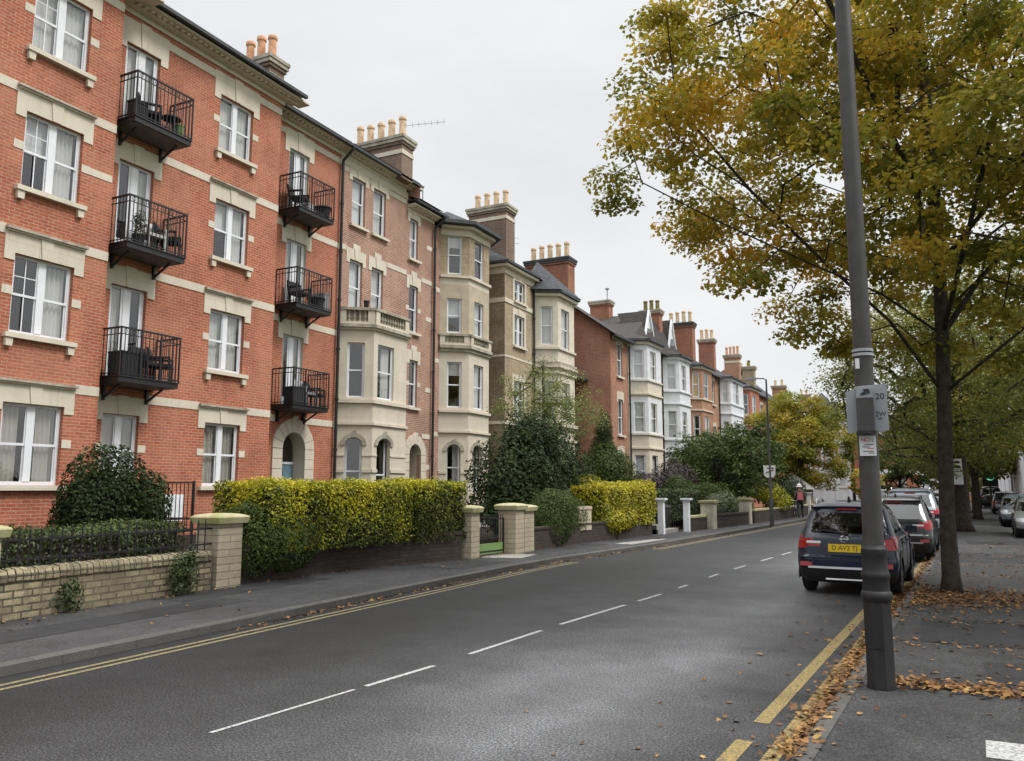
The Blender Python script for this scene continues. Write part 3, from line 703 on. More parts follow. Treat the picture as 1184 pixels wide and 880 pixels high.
# ------------------------------------------------------------------ 1. red brick mansion block
GZ = PZ
HEAD = [3.66, 6.95, 10.25, 13.48]; SILL = [1.87, 5.17, 8.48, 11.76]; BAND = [3.99, 7.33, 10.62, 13.89]; FLOOR = [0, 4.52, 7.86, 11.12]
A = thing('mansion_block', 'four storey red brick mansion block with cream stone bands and black iron balconies', 'apartment block', (-19, 14, 0))
wm = MB(); st = MB(True)
P0, P1, P2 = FY(-17.55), FY(-18.0), FY(-18.8)
E14 = 14.27
def rows(fr, s0, s1, double, curs, doors=False, bars0=False):
    holes = []
    for r in range(4):
        z0 = FLOOR[r] + .03 if (doors and r) else SILL[r]
        holes.append((s0, s1, z0, HEAD[r]))
        isd = doors and r > 0
        window(A, fr, s0, s1, z0, HEAD[r], double=True, cur=curs[r], sash=not isd, sill=not isd, bars=bars0 and r in (1, 2, 3), corbel=not isd and r > 0, depth=.15)
        hood(st, fr, s0, s1, HEAD[r], BAND[r] + (.12 if r < 3 else .26), ledge=(r < 3 and not doors), key=True)
        if not isd: quoin(st, fr, s0, s1, (z0 + HEAD[r]) / 2 + .05)
    return holes
def bands(fr, a, b, skip):
    for r in range(4):
        segs = [(a, b)]
        for s0, s1 in skip:
            segs = [t for x, y in segs for t in ((x, min(y, s0 - .241)), (max(x, s1 + .241), y)) if t[1] > t[0]]
        for x, y in segs: st.fbox(fr, x, y, BAND[r], BAND[r] + .22, .001, .018, 'lintel_stone')
h0 = rows(P0, 10.66, 12.07, True, ['sides', 'right', 'mixed', 'net'], bars0=True)
h1 = rows(P1, 13.40, 14.47, True, ['full', 'left', 'right', 'net'], doors=True)
h2 = rows(P1, 16.63, 17.97, True, ['full', 'net', 'mixed', 'net'])
wm.wall(P0, 9.8, 12.93, 0, E14 + .3, h0, .16, 'red_brick'); wm.wall(P1, 12.93, 19.2, 0, E14 + .3, h1 + h2, .16, 'red_brick'); wm.wall(P1, 2.0, 9.8, 0, E14 + .3, [], .16, 'red_brick')
for y in (9.8, 12.93): wm.q((-18, y, 0), (-17.55, y, 0), (-17.55, y, E14 + .3), (-18, y, E14 + .3), 'red_brick')
bands(P0, 9.8, 12.93, [(10.66, 12.07)]); bands(P1, 12.931, 19.2, [(13.40, 14.47), (16.63, 17.97)]); bands(P1, 2, 9.79, [])
for r in range(1, 4): st.fbox(P0, 12.07 + .02, 12.9, (SILL[r] + HEAD[r]) / 2 - .04, (SILL[r] + HEAD[r]) / 2 + .13, .002, .012, 'lintel_stone') if r == 2 else None
# recessed bay with the arched entrance
hs2 = []
for r in (1, 2, 3):
    hs2.append((20.52, 21.53, FLOOR[r] + .03, HEAD[r])); window(A, P2, 20.52, 21.53, FLOOR[r] + .03, HEAD[r], True, ['', 'sides', 'left', 'right'][r], sash=False, sill=False, depth=.15)
    hood(st, P2, 20.52, 21.53, HEAD[r], BAND[r] + (.12 if r < 3 else .26))
hs2.append((20.65, 21.75, .1, 3.72)); wm.wall(P2, 19.2, 23.3, 0, E14 + .3, hs2, .5, 'red_brick', rev='bay_stone')
bands(P2, 19.2, 23.3, [(20.52, 21.53)])
ar = MB(); arch(ar, P2, 20.65, 21.75, 3.12, 3.68, 3.72, .5, 'bay_stone'); voussoirs(ar, P2, 20.65, 21.75, 3.12, 3.68, .46, .06, 'bay_stone', 9)
ar.build('arch_surround', A)
wm.q((-18.8, 19.2, 0), (-18, 19.2, 0), (-18, 19.2, E14 + .3), (-18.8, 19.2, E14 + .3), 'red_brick')
d = MB(); d.fbox(P2, 20.66, 21.74, .1, 2.62, -.5, -.45, 'door_blue'); d.fbox(P2, 20.66, 21.74, 2.62, 2.70, -.5, -.42, 'window_paint')
for a, b in ((20.76, 21.16), (21.24, 21.64)):
    for z0, z1 in ((.3, 1.1), (1.25, 2.45)): d.fbox(P2, a, b, z0, z1, -.45, -.435, 'door_blue')
dr = d.build('door', A); k = MB(); k.lathe(*P2.P(20.78, 0, -.43)[:2], [(.03, 1.15), (.03, 1.28)], 8, 'black_iron'); k.build('handle', dr)
k = MB(); k.q(P2.P(20.66, 2.70, -.46), P2.P(21.74, 2.70, -.46), P2.P(21.74, 3.7, -.46), P2.P(20.66, 3.7, -.46), 'window_glass'); k.build('fanlight', A)
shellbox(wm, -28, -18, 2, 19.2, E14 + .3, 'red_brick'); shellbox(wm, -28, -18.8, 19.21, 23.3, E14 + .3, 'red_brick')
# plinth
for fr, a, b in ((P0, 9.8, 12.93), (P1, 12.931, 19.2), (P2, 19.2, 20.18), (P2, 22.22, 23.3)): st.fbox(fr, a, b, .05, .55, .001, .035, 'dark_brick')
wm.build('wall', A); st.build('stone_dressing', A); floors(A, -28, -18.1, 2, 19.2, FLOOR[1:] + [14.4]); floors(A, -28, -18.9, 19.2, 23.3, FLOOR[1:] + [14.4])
cm = MB(True); cornice(cm, P0, 9.8, 12.93, E14, 14.62, .6, 1, 1); cornice(cm, P1, 12.94, 19.2, E14, 14.62, .6, 0, 1); cornice(cm, P1, 2, 9.79, E14, 14.62, .6); cornice(cm, P2, 19.2, 23.3, E14 - .02, 14.60, .55)
cm.build('cornice', A)
gm = MB(True); gutter(gm, P0, 9.8, 12.93, 14.66, .66, .5, .5); gutter(gm, P1, 13.4, 19.2, 14.655, .66, 0, .5); gutter(gm, P1, 2, 9.4, 14.655, .66); gutter(gm, P2, 19.2, 23.6, 14.57, .6); gm.build('gutter', A)
rf = MB()
for x, y0, y1 in ((-17.45, 2, 19.6), (-18.3, 19.6, 23.3)):
    rf.q((x, y0, 14.66), (x, y1, 14.66), (-23, y1, 16.4), (-23, y0, 16.4), 'slate'); rf.q((-23, y0, 16.4), (-23, y1, 16.4), (-28.3, y1, 14.6), (-28.3, y0, 14.6), 'slate'); rf.q((x, y1, 14.66), (-28.3, y1, 14.6), (-23, y1, 16.4), 'red_brick'); rf.q((x, y0, 14.66), (-23, y0, 16.4), (-28.3, y0, 14.6), 'red_brick')
rf.build('roof', A)
chimney(A, -20.2, -18.7, 19.3, 20.0, 14.6, 16.25, 3, .95, 'chimney_brick', pot='terracotta')
for fr, s0, s1, d in ((P1, 13.1, 14.86, .9), (P2, 20.1, 21.86, .9)):
    for r in (1, 2, 3): balcony(A, fr, s0, s1, FLOOR[r], d, FLOOR[r] + 1.17)
downpipe(A, -18.68, 23.27, .1, 13.9, swan=(-18.25, 23.3, 14.5))
# ------------------------------------------------------------------ 2. brown brick house with the stone bay
B = thing('terraced_house', 'brown brick terraced house with two storey cream stone bay, next to the mansion block', 'house', (-20, 27, 0))
P = FY(-18.8); wm = MB(); st = MB(True); H = []
for s0, s1, z0, z1, c in ((24.0, 24.83, 11.8, 13.68, 'blind'), (25.36, 26.2, 11.8, 13.68, 'net'), (23.95, 24.75, 8.35, 10.42, 'blind'), (25.33, 26.11, 8.35, 10.44, 'net'), (27.96, 28.6, 11.48, 13.24, 'net'), (27.98, 28.65, 8.32, 10.33, 'left'), (28.08, 28.7, 5.16, 7.15, 'left')):
    H.append((s0, s1, z0, z1)); window(B, P, s0, s1, z0, z1, False, c, depth=.14, sill=z0 != 8.35)
    if z1 < 13:
        hood(st, P, s0, s1, z1, z1 + .42, ear=.2, drop=.16); st.fbox(P, (s0 + s1) / 2 - .22, (s0 + s1) / 2 + .22, z1 + .42, z1 + .62, .001, .03, 'lintel_stone')
        if s0 > 27: quoin(st, P, s0, s1, (z0 + z1) / 2)
hood(st, P, 24.0, 24.83, 13.68, 13.98, ear=.2); hood(st, P, 25.36, 26.2, 13.68, 13.98, ear=.2); hood(st, P, 27.96, 28.6, 13.24, 13.5, ear=.16)
for a, b, z in ((23.3, 23.73, 10.68), (26.35, 27.75, 10.68), (28.9, 29.75, 10.65), (23.3, 23.46, 3.9), (29.1, 29.75, 3.9), (26.42, 27.7, 13.75), (25.06, 25.14, 13.75), (23.3, 23.78, 13.75)): st.fbox(P, a, b, z, z + .2, .001, .018, 'lintel_stone')
for z in (2.6, 5.9, 9.0, 12.2): st.fbox(P, 29.3, 29.75, z, z + .2, .001, .016, 'lintel_stone')
Hd = (28.12, 29.0, .1, 3.66)
wm.wall(P, 23.3, 29.85, 0, 14.3, H + [Hd, (23.6, 27.05, .12, 7.6)], .16, 'brown_brick'); shellbox(wm, -28, -18.8, 23.31, 29.85, 14.3, 'room_dark')
ar = MB(); arch(ar, P, 28.12, 29.0, 3.2, 3.64, 3.66, .16, 'bay_stone'); voussoirs(ar, P, 28.12, 29.0, 3.2, 3.64, .38, .07, 'bay_stone', 7)
ar.build('arch_surround', B)
d = MB(); d.fbox(P, 28.12, 29.0, .1, 2.55, -.9, -.85, 'door_dark'); d.fbox(P, 28.12, 29.0, 2.55, 3.66, -.9, -.86, 'window_glass'); d.fbox(P, 28.1, 28.12, .1, 3.66, -.9, -.16, 'bay_stone'); d.fbox(P, 29.0, 29.02, .1, 3.66, -.9, -.16, 'bay_stone'); d.build('door', B)
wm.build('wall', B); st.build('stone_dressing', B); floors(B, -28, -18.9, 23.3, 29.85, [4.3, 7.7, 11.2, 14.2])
def bay(root, pts, zones, wins, top, mat, arched=None, depth=.14):
    """canted bay; wins: list per face of (f0,f1,z0,z1,curtain)"""
    m = MB(); a = MB(True)
    for i in range(len(pts) - 1):
        fr = Fr(pts[i], pts[i + 1]); hs = []
        for w in wins[i]:
            s0, s1, z0, z1, c = w[:5]; hs.append((s0, s1, z0, z1))
            ar_ = len(w) > 5
            window(root, fr, s0, s1, z0, z1, False, c, depth=depth + (.12 if ar_ else 0), sill=False, paint='window_paint', fw=.055)
            a.grp()
            if ar_: arch(a, fr, s0, s1, z1 - .30, z1 - .01, z1, .1, mat); voussoirs(a, fr, s0, s1, z1 - .30, z1 - .01, .16, .05, 'old_stone', 7, zb=z1 - .32)
        m.wall(fr, 0, fr.L, 0, top, hs, depth + .02, mat, bands=zones, rev='bay_stone')
    b = m.build('bay', root); a.build('arch_surround', b)
    return b
bp = [(-18.8, 23.47), (-17.8, 24.25), (-17.8, 26.42), (-18.8, 27.2)]
bw = [[(.31, .94, 5.1, 7.14, ''), (.3, .92, 1.2, 3.66, '', 1)], [(.26, 1.3, 5.1, 7.14, 'right'), (.3, 1.15, .95, 3.66, '', 1), ], [(.3, .93, 5.1, 7.14, 'net'), (.3, .92, 1.2, 3.66, 'net', 1)]]
b = bay(B, bp, [], bw, 7.8, 'bay_stone')
lm = MB(True); ledge(lm, bp, 7.62, 7.70, .08, 'bay_stone'); ledge(lm, bp, 7.70, 7.82, .16, 'old_stone', back=1.); ledge(lm, bp, 4.9, 5.02, .10, 'bay_stone'); ledge(lm, bp, 4.1, 4.19, .08, 'bay_stone'); pier_band(lm, bp, bw, 2.97, 3.03, .03, 'bay_stone'); pier_band(lm, bp, bw, 2.38, 2.5, .05, 'bay_stone'); ledge(lm, bp, 0, .9, .06, 'bay_stone', back=.0)
lm.build('moulding', b)
q = MB()
for i in range(3): fr = Fr(bp[i], bp[i + 1]); balustrade(q, fr, .0, fr.L, 7.82, 8.45, .06)
q.build('balustrade', B)
cm = MB(True); cornice(cm, P, 23.3, 27.5, E14 - .02, 14.6, .55, 0, 1); cm.fbox(P, 23.3, 27.75, 13.98, 14.25, .001, .03, 'lintel_stone'); cornice(cm, P, 27.76, 29.85, 13.5, 13.85, .5); cm.build('cornice', B)
gm = MB(True); gutter(gm, P, 23.6, 27.5, 14.57, .6, 0, .45); gutter(gm, P, 27.76, 30.3, 13.92, .55); gm.build('gutter', B)
rf = MB(); rf.q((-18.2, 23.3, 14.6), (-18.2, 27.8, 14.6), (-23, 27.8, 16.3), (-23, 23.3, 16.3), 'slate'); rf.q((-23, 23.3, 16.3), (-23, 29.85, 16.3), (-28, 29.85, 14.3), (-28, 23.3, 14.3), 'slate'); rf.q((-18.2, 27.8, 13.95), (-18.2, 29.9, 13.95), (-23, 29.9, 16.3), (-23, 27.8, 16.3), 'slate'); rf.q((-18.2, 27.8, 13.9), (-23, 27.8, 16.3), (-18.2, 27.8, 14.6), 'brown_brick'); rf.build('roof', B)
ch = chimney(B, -20.9, -18.2, 26.4, 27.2, 14.4, 16.2, 5, .98, 'chimney_brick')
ae = MB(); ae.tube([(-18.5, 26.9, 16.1), (-18.5, 26.9, 16.9)], .018, 6, 'grey_paint'); ae.tube([(-18.5, 26.9, 16.85), (-17.0, 27.8, 17.1)], .012, 5, 'grey_paint')
for i in range(7): t = i / 6; c = (-18.4 + 1.35 * t, 26.96 + .81 * t, 16.87 + .22 * t); ae.bar((c[0] - .12, c[1] + .2, c[2]), (c[0] + .12, c[1] - .2, c[2]), .012, 'grey_paint')
ae.build('aerial', B)
downpipe(B, -18.68, 29.8, .1, 13.2, swan=(-18.25, 29.9, 13.8))
# ------------------------------------------------------------------ 3. house with the four storey canted bay
Cc = thing('terraced_house', 'tall house with four storey canted bay in buff brick and cream stone', 'house', (-20, 32, 0))
wm = MB(); st = MB(True); wm.wall(P, 29.85, 34.29, 0, 13.5, [(30.6, 34.0, .12, 13.3)], .1, 'brown_brick'); shellbox(wm, -28, -18.8, 29.86, 34.29, 13.5, 'stock_brick'); wm.build('wall', Cc); floors(Cc, -28, -18.9, 29.9, 34.2, [4.3, 7.7, 11.2, 13.4])
for z in (4.05, 7.3, 10.5): st.fbox(P, 29.95, 30.42, z, z + .2, .001, .016, 'lintel_stone')
st.build('stone_dressing', Cc)
bp = [(-18.8, 30.45), (-17.8, 31.35), (-17.8, 33.25), (-18.8, 34.15)]
bw = [[(.34, 1.0, 11.42, 13.22, 'quarter'), (.33, 1.0, 8.72, 10.3, 'half'), (.36, 1.02, 5.36, 7.40, 'quarter'), (.38, 1.0, 1.7, 3.74, 'right', 1)], [(.5, 1.36, 11.42, 13.22, 'left'), (.48, 1.36, 8.72, 10.3, 'net'), (.46, 1.36, 5.36, 7.38, 'net'), (.36, 1.24, 1.7, 3.74, 'net', 1)], []]
b = bay(Cc, bp, [(8.67, 10.95, 'buff_render'), (11.32, 13.2, 'stock_brick')], bw, 13.6, 'bay_stone')
lm = MB(True); ledge(lm, bp, 13.2, 13.5, .05, 'lintel_stone'); ledge(lm, bp, 13.5, 13.62, .28, 'lintel_stone'); ledge(lm, bp, 11.24, 11.36, .1, 'bay_stone'); ledge(lm, bp, 8.0, 8.14, .18, 'old_stone', back=.9); ledge(lm, bp, 7.86, 8.0, .09, 'old_stone'); ledge(lm, bp, 5.14, 5.25, .1, 'bay_stone'); ledge(lm, bp, 4.24, 4.33, .09, 'bay_stone'); pier_band(lm, bp, bw, 2.45, 2.57, .04, 'bay_stone'); ledge(lm, bp, 0, 1.5, .06, 'bay_stone', back=0)
lm.build('moulding', b)
q = MB()
for i in range(3): fr = Fr(bp[i], bp[i + 1]); balustrade(q, fr, 0, fr.L, 8.14, 8.66, .1)
q.build('balustrade', Cc)
gm = MB(True); gutter(gm, P, 29.9, 30.3, 13.86, .5)
ledge(gm, [(-18.8, 30.1), (-18.6, 30.45), (-17.75, 31.25), (-17.75, 33.35), (-18.8, 34.28)], 13.64, 13.80, .45, 'lead_gutter'); gm.build('gutter', Cc)
rf = MB(); ap = (-19.6, 32.3, 15.0); pp = [(-18.9, 29.9), (-17.5, 31.1), (-17.3, 33.4), (-18.7, 34.5)]
for i in range(3): rf.q((*pp[i], 13.8), (*pp[i + 1], 13.8), ap, 'slate')
rf.q((-18.3, 29.85, 13.8), (-18.3, 34.29, 13.8), (-23, 34.29, 15.6), (-23, 29.85, 15.6), 'slate'); rf.q((-23, 29.85, 15.6), (-23, 34.29, 15.6), (-28, 34.29, 13.5), (-28, 29.85, 13.5), 'slate'); rf.q((-18.3, 34.29, 13.8), (-28, 34.29, 13.5), (-23, 34.29, 15.6), 'stock_brick')
rf.build('roof', Cc)
ae = MB(); ae.tube([(-19.5, 30, 14.3), (-19.5, 30, 15.4)], .03, 6, 'grey_paint'); ae.lathe(-19.5, 30, [(.08, 15.4), (.08, 15.45)], 8, 'grey_paint'); ae.build('flue', Cc)
# ------------------------------------------------------------------ 4. stock brick house with stone bay
D = thing('terraced_house', 'yellow stock brick house with cream bay under a conical slate roof', 'house', (-20, 38, 0))
Pd = FY(-17.5); Ps = Fr((-28, 34.3), (-17.5, 34.3)); wm = MB(); st = MB(True); H = []
for s0, s1, z0, z1, c in ((35.35, 36.5, 11.05, 12.1, 'net'), (35.33, 36.45, 8.8, 10.35, 'net'), (35.28, 36.42, 5.2, 7.06, 'net'), (35.3, 36.4, 1.4, 3.7, 'net')):
    H.append((s0, s1, z0, z1)); window(D, Pd, s0, s1, z0, z1, True, c, depth=.12); hood(st, Pd, s0, s1, z1, z1 + (.3 if z1 < 12 else .1), ear=.18)
    st.fbox(Pd, s0 - .2, s0 - .002, z0, z1 - .175, .001, .02, 'lintel_stone'); st.fbox(Pd, s1 + .002, s1 + .2, z0, z1 - .175, .001, .02, 'lintel_stone')
wm.wall(Pd, 34.3, 41.4, 0, 12.6, H + [(37.75, 40.95, .12, 11.6)], .14, 'stock_brick'); wm.wall(Ps, 0, 10.5, 0, 12.6, [], .1, 'stock_brick_shaded'); wm.q((-28, 41.4, 0), (-17.5, 41.4, 0), (-17.5, 41.4, 12.6), (-28, 41.4, 12.6), 'crimson_brick'); wm.q((-28, 34.3, 0), (-28, 41.4, 0), (-28, 41.4, 12.6), (-28, 34.3, 12.6), 'stock_brick')
wm.build('wall', D); floors(D, -28, -17.6, 34.3, 41.4, [4.4, 7.6, 10.7, 12.5])
rp = [(-19.2, 34.3), (-17.5, 34.3), (-17.5, 37.65)]
lm = MB(True); ledge(lm, rp, 11.0 - .22, 11.0, .04, 'lintel_stone', back=0); ledge(lm, rp, 4.85, 5.0, .04, 'lintel_stone', back=0); ledge(lm, rp, 12.2, 12.5, .05, 'lintel_stone', back=0); ledge(lm, rp, 12.5, 12.62, .3, 'lintel_stone', back=0); ledge(lm, rp, 12.64, 12.76, .4, 'lead_gutter', back=.1); ledge(lm, rp, 8.1, 8.2, .02, 'lintel_stone', back=0); lm.build('cornice', D); st.build('stone_dressing', D)
rf = MB(); rf.q((-17.1, 33.9, 12.76), (-17.1, 38, 12.76), (-19.2, 38, 14.0), (-19.2, 35.8, 14.0), 'slate'); rf.q((-17.1, 33.9, 12.76), (-19.2, 35.8, 14.0), (-20.2, 35.8, 14.0), (-22, 33.9, 12.76), 'slate'); rf.q((-19.2, 35.8, 14.0), (-19.2, 41.4, 14.0), (-24, 41.4, 14.3), (-24, 35.8, 14.3), 'slate'); rf.q((-17.2, 38, 12.7), (-17.2, 41.4, 12.7), (-19.2, 41.4, 14.), (-19.2, 38, 14.), 'slate')
bp = [(-17.5, 37.6), (-16.4, 38.25), (-16.4, 40.45), (-17.5, 41.1)]
ap = (-18.2, 39.6, 14.2); pp = [(-17.9, 36.9), (-16.1, 37.95), (-16.05, 40.7), (-17.6, 41.6)]
for i in range(3): rf.q((*pp[i], 12.05), (*pp[i + 1], 12.05), ap, 'slate')
rf.q((-17.6, 41.6, 12.05), (-17.9, 41.4, 12.05), ap, 'slate'); rf.build('roof', D)
bw = [[(.36, 1.0, 9.2, 11.22, 'net'), (.36, 1., 5.3, 7.3, 'half'), (.36, 1., 1.5, 3.7, 'net')], [(.42, 1.5, 9.1, 11.2, 'net'), (.42, 1.5, 5.3, 7.3, 'net'), (.42, 1.5, 1.5, 3.7, 'net')], [(.36, 1., 9.2, 11.2, 'net')]]
b = bay(D, bp, [(4.3, 12, 'cream_render')], bw, 11.9, 'bay_stone'); lm = MB(True)
for z0, z1, p in ((11.75, 11.9, .2), (8.95, 9.06, .1), (8.0, 8.12, .16), (7.7, 7.8, .1), (4.95, 5.1, .15), (4.2, 4.3, .1), (0, 1.3, .05)): ledge(lm, bp, z0, z1, p, 'bay_stone')
ledge(lm, bp, 11.92, 12.05, .32, 'lead_gutter'); ledge(lm, bp, 8.12, 8.3, .12, 'old_stone'); lm.build('moulding', b)
chimney(D, -19.6, -17.0, 42.4 - 1.3, 42.4 - .3, 12.3, 14.75, 5, .95, 'chimney_red', cap='lead_gutter', band=False)
chimney(D, -20.45, -18.25, 35.9, 36.9, 12.6, 16.35, 4, .9, 'chimney_brick')
downpipe(D, -17.4, 37.45, .1, 12.0)
ae = MB(); ae.tube([(-18.6, 37.2, 13.4), (-18.6, 37.2, 15.0)], .02, 6, 'grey_paint'); ae.bar((-18.9, 37.1, 14.6), (-18.2, 37.3, 14.6), .015, 'grey_paint'); ae.bar((-18.9, 37.1, 14.9), (-18.2, 37.3, 14.9), .015, 'grey_paint'); ae.build('aerial', D)
# ------------------------------------------------------------------ 5. red brick house with side gable and link porch
E_ = thing('terraced_house', 'red brick house with windowless side wall, dark eaves and little link block with iron balcony', 'house', (-18, 44, 0))
FX = lambda y: -15.6 + .04 * (y - 44)
Pe = Fr((FX(44), 44), (FX(46.75), 46.75)); wm = MB(); st = MB(True); H = []
for z0, z1 in ((8.35, 10.35), (4.9, 7.0), (1.6, 3.8)):
    H.append((1.05, 1.85, z0, z1)); window(E_, Pe, 1.05, 1.85, z0, z1, False, 'net', depth=.12); hood(st, Pe, 1.05, 1.85, z1, z1 + .45, ear=.15)
st.fbox(Pe, .1, 2.7, 10.45, 10.6, .1, .14, 'lintel_stone')
wm.wall(Pe, 0, 2.75, 0, 10.85, H, .14, 'crimson_brick'); wm.q((-26, 44, 0), (-15.6, 44, 0), (-15.6, 44, 10.85), (-20.6, 44, 14.5), (-26, 44, 10.85), 'crimson_brick'); wm.q((-26, 46.75, 0), (FX(46.75), 46.75, 0), (FX(46.75), 46.75, 10.85), (-20.6, 46.75, 14.5), (-26, 46.75, 10.85), 'crimson_brick')
# link block
Pl = FY(-17.9); Hl = [(41.9, 42.9, 4.4, 6.6), (41.9, 42.9, 1.3, 3.2)]
for h in Hl: window(E_, Pl, *h, True, 'net', depth=.1, sill=False)
wm.wall(Pl, 41.41, 44, 0, 8.3, Hl, .12, 'crimson_brick'); wm.q((-26, 41.42, 0), (-17.9, 41.42, 0), (-17.9, 41.42, 8.3), (-26, 41.42, 8.3), 'crimson_brick'); hood(st, Pl, 41.9, 42.9, 6.6, 7.1)
wm.build('wall', E_); st.build('stone_dressing', E_); floors(E_, -26, -16, 44, 46.7, [4.2, 7.6, 10.6])
rf = MB(); rf.q((-15.15, 43.6, 10.6), (-15.1, 46.9, 10.6), (-20.6, 46.9, 14.55), (-20.6, 43.85, 14.55), 'clay_tile'); rf.q((-20.6, 43.85, 14.55), (-20.6, 46.9, 14.55), (-26.4, 46.9, 10.6), (-26.4, 43.6, 10.6), 'clay_tile'); rf.q((-15.15, 43.55, 10.5), (-15.1, 46.9, 10.5), (-20.6, 46.9, 14.4), (-20.6, 43.75, 14.4), 'lead_gutter')
rf.q((-17.0, 41.3, 8.1), (-17.0, 43.99, 8.1), (-19.5, 43.99, 9.6), (-19.5, 41.6, 9.6), 'slate'); rf.q((-17.0, 41.3, 8.0), (-17.0, 43.99, 8.0), (-18, 43.99, 8.3), (-18, 41.3, 8.3), 'lead_gutter')
rf.build('roof', E_); balcony(E_, Pl, 41.7, 43.2, 4.3, .7, 5.2)
gm = MB(True); gm.bar((-15.15, 43.6, 10.55), (-15.05, 46.9, 10.55), .13, 'lead_gutter'); gm.bar((-17.0, 41.3, 8.05), (-17., 43.9, 8.05), .12, 'lead_gutter'); gm.build('gutter', E_)
chimney(E_, -20.1, -18.7, 52.6, 53.4, 13., 14.85, 0, .9, 'chimney_red', band=False); m = MB(); m.tube([(-18.95, 53, 14.85), (-18.95, 53, 15.8)], .04, 8, 'grey_paint'); m.lathe(-18.95, 53, [(.16, 15.7), (.16, 15.76), (.03, 15.9)], 8, 'grey_paint'); m.build('flue', E_)
downpipe(E_, FX(46.8) + .1, 46.8, .1, 10.4)
# ------------------------------------------------------------------ 6-12. further terrace
def face(i, pts): return Fr(pts[i], pts[i + 1])
def baypts(y0, y1, dep, c=.6): return [(FX(y0), y0), (FX(y0) + dep, y0 + c), (FX(y1) + dep, y1 - c), (FX(y1), y1)]
def house(label, y0, y1, ez, wall, baywall, by, dep, rowz, curs, ridge, roofm='slate', c=.6, cross=0, zones=None, extra=(), paint='window_paint', sillm='lintel_stone', baytop=None):
    r = thing('terraced_house', label, 'house', ((FX(y0) + FX(y1)) / 2 - 3, (y0 + y1) / 2, 0))
    fr = Fr((FX(y0), y0), (FX(y1), y1)); wm = MB(); H = []; st = MB(True)
    for s0, s1, z0, z1, cu in extra:
        H.append((s0, s1, z0, z1)); window(r, fr, s0, s1, z0, z1, False, cu, depth=.12, paint=paint, sillm=sillm); hood(st, fr, s0, s1, z1, z1 + .3, mat=sillm, ear=.12)
    wm.wall(fr, 0, fr.L, 0, ez + .05, H + ([(by[0] - y0 + .12, by[1] - y0 - .12, .12, ez - .3)] if by else []), .14, wall)
    bx = FX(y0) - 9; wm.q((bx, y0 + .01, 0), (FX(y0), y0 + .01, 0), (FX(y0), y0 + .01, ez), (bx, y0 + .01, ez), wall); wm.q((bx, y1 - .01, 0), (FX(y1), y1 - .01, 0), (FX(y1), y1 - .01, ez), (bx, y1 - .01, ez), wall); wm.q((bx, y0, 0), (bx, y1, 0), (bx, y1, ez), (bx, y0, ez), wall)
    wm.build('wall', r); st.build('stone_dressing', r); floors(r, bx, FX(y0) - .1, y0, y1, [4.1, 7.5, ez])
    if by:
        bp = baypts(by[0], by[1], dep, c); bw = []
        for i in range(3):
            L = math.dist(bp[i], bp[i + 1]); k = (.22, .80) if i != 1 else (.2, .62)
            bw.append([(L * k[0], L * k[1], z0, z1, curs[(i + j) % len(curs)]) for j, (z0, z1) in enumerate(rowz)] if i < 2 else [])
        b = bay(r, bp, zones or [], bw, baytop or ez, baywall, depth=.1); lm = MB(True)
        for z0, z1 in rowz[:-1]: ledge(lm, bp, z0 - .16, z0 - .07, .09, sillm); ledge(lm, bp, z0 - 1.0, z0 - .9, .09, sillm)
        ledge(lm, bp, (baytop or ez) - .2, (baytop or ez), .12, sillm); ledge(lm, bp, (baytop or ez) + .002, (baytop or ez) + .13, .3, 'lead_gutter', back=1.); lm.build('moulding', b)
    rf = MB(); X0, X1 = FX(y0) + .35, FX(y1) + .35; rx = FX((y0 + y1) / 2) - (4.5 if cross else 2.9)
    if cross: 
        yl, yh = (y0, y1) if cross > 0 else (y1, y0); XL, XH = FX(yl) + .35, FX(yh) + .35
        rf.q((XL, yl, ez + .05), (XH - 1.25, yh, ridge), (rx - 4, yh, ridge), (rx - 5, yl, ez), roofm); rf.q((XL, yl, ez + .05), (XH, yh, ez + .05), (XH - 1.25, yh, ridge), roofm)
    else: rf.q((X0, y0, ez + .05), (X1, y1, ez + .05), (rx, y1, ridge), (rx, y0, ridge), roofm); rf.q((rx, y0, ridge), (rx, y1, ridge), (rx - 5, y1, ez), (rx - 5, y0, ez), roofm)
    if not cross: rf.q((X0, y0, ez + .05), (rx, y0, ridge), (rx - 5, y0, ez), wall); rf.q((X1, y1, ez + .05), (rx, y1, ridge), (rx - 5, y1, ez), wall)
    if by:
        am = (FX(sum(by) / 2) - 1.8, sum(by) / 2, ez + 1.35); bt = (baytop or ez) + .13; pp = [(FX(by[0]) - .3, by[0] - .35), (bp[1][0] + .25, bp[1][1] - .25), (bp[2][0] + .25, bp[2][1] + .25), (FX(by[1]) - .3, by[1] + .35)]
        for i in range(3): rf.q((*pp[i], bt), (*pp[i + 1], bt), am, roofm)
    rf.build('roof', r)
    gm = MB(True); gutter(gm, fr, 0, fr.L, ez + .05, .42); gm.build('gutter', r); downpipe(r, FX(y1) + .1, y1 - .12, .1, ez - .1)
    return r, fr
RZ = [(8.45, 10.22), (5.17, 7.0), (1.9, 3.8)]
Fh, fr = house('cream rendered house with canted three storey bay next to the red brick house', 46.8, 53.1, 10.75, 'cream_render', 'cream_render', (47.0, 50.6), .98, RZ, ['blind', 'net', 'blind'], 13.75, 'clay_tile', cross=1, zones=[(8.2, 10.8, 'white_render'), (4.95, 7.3, 'white_render')])
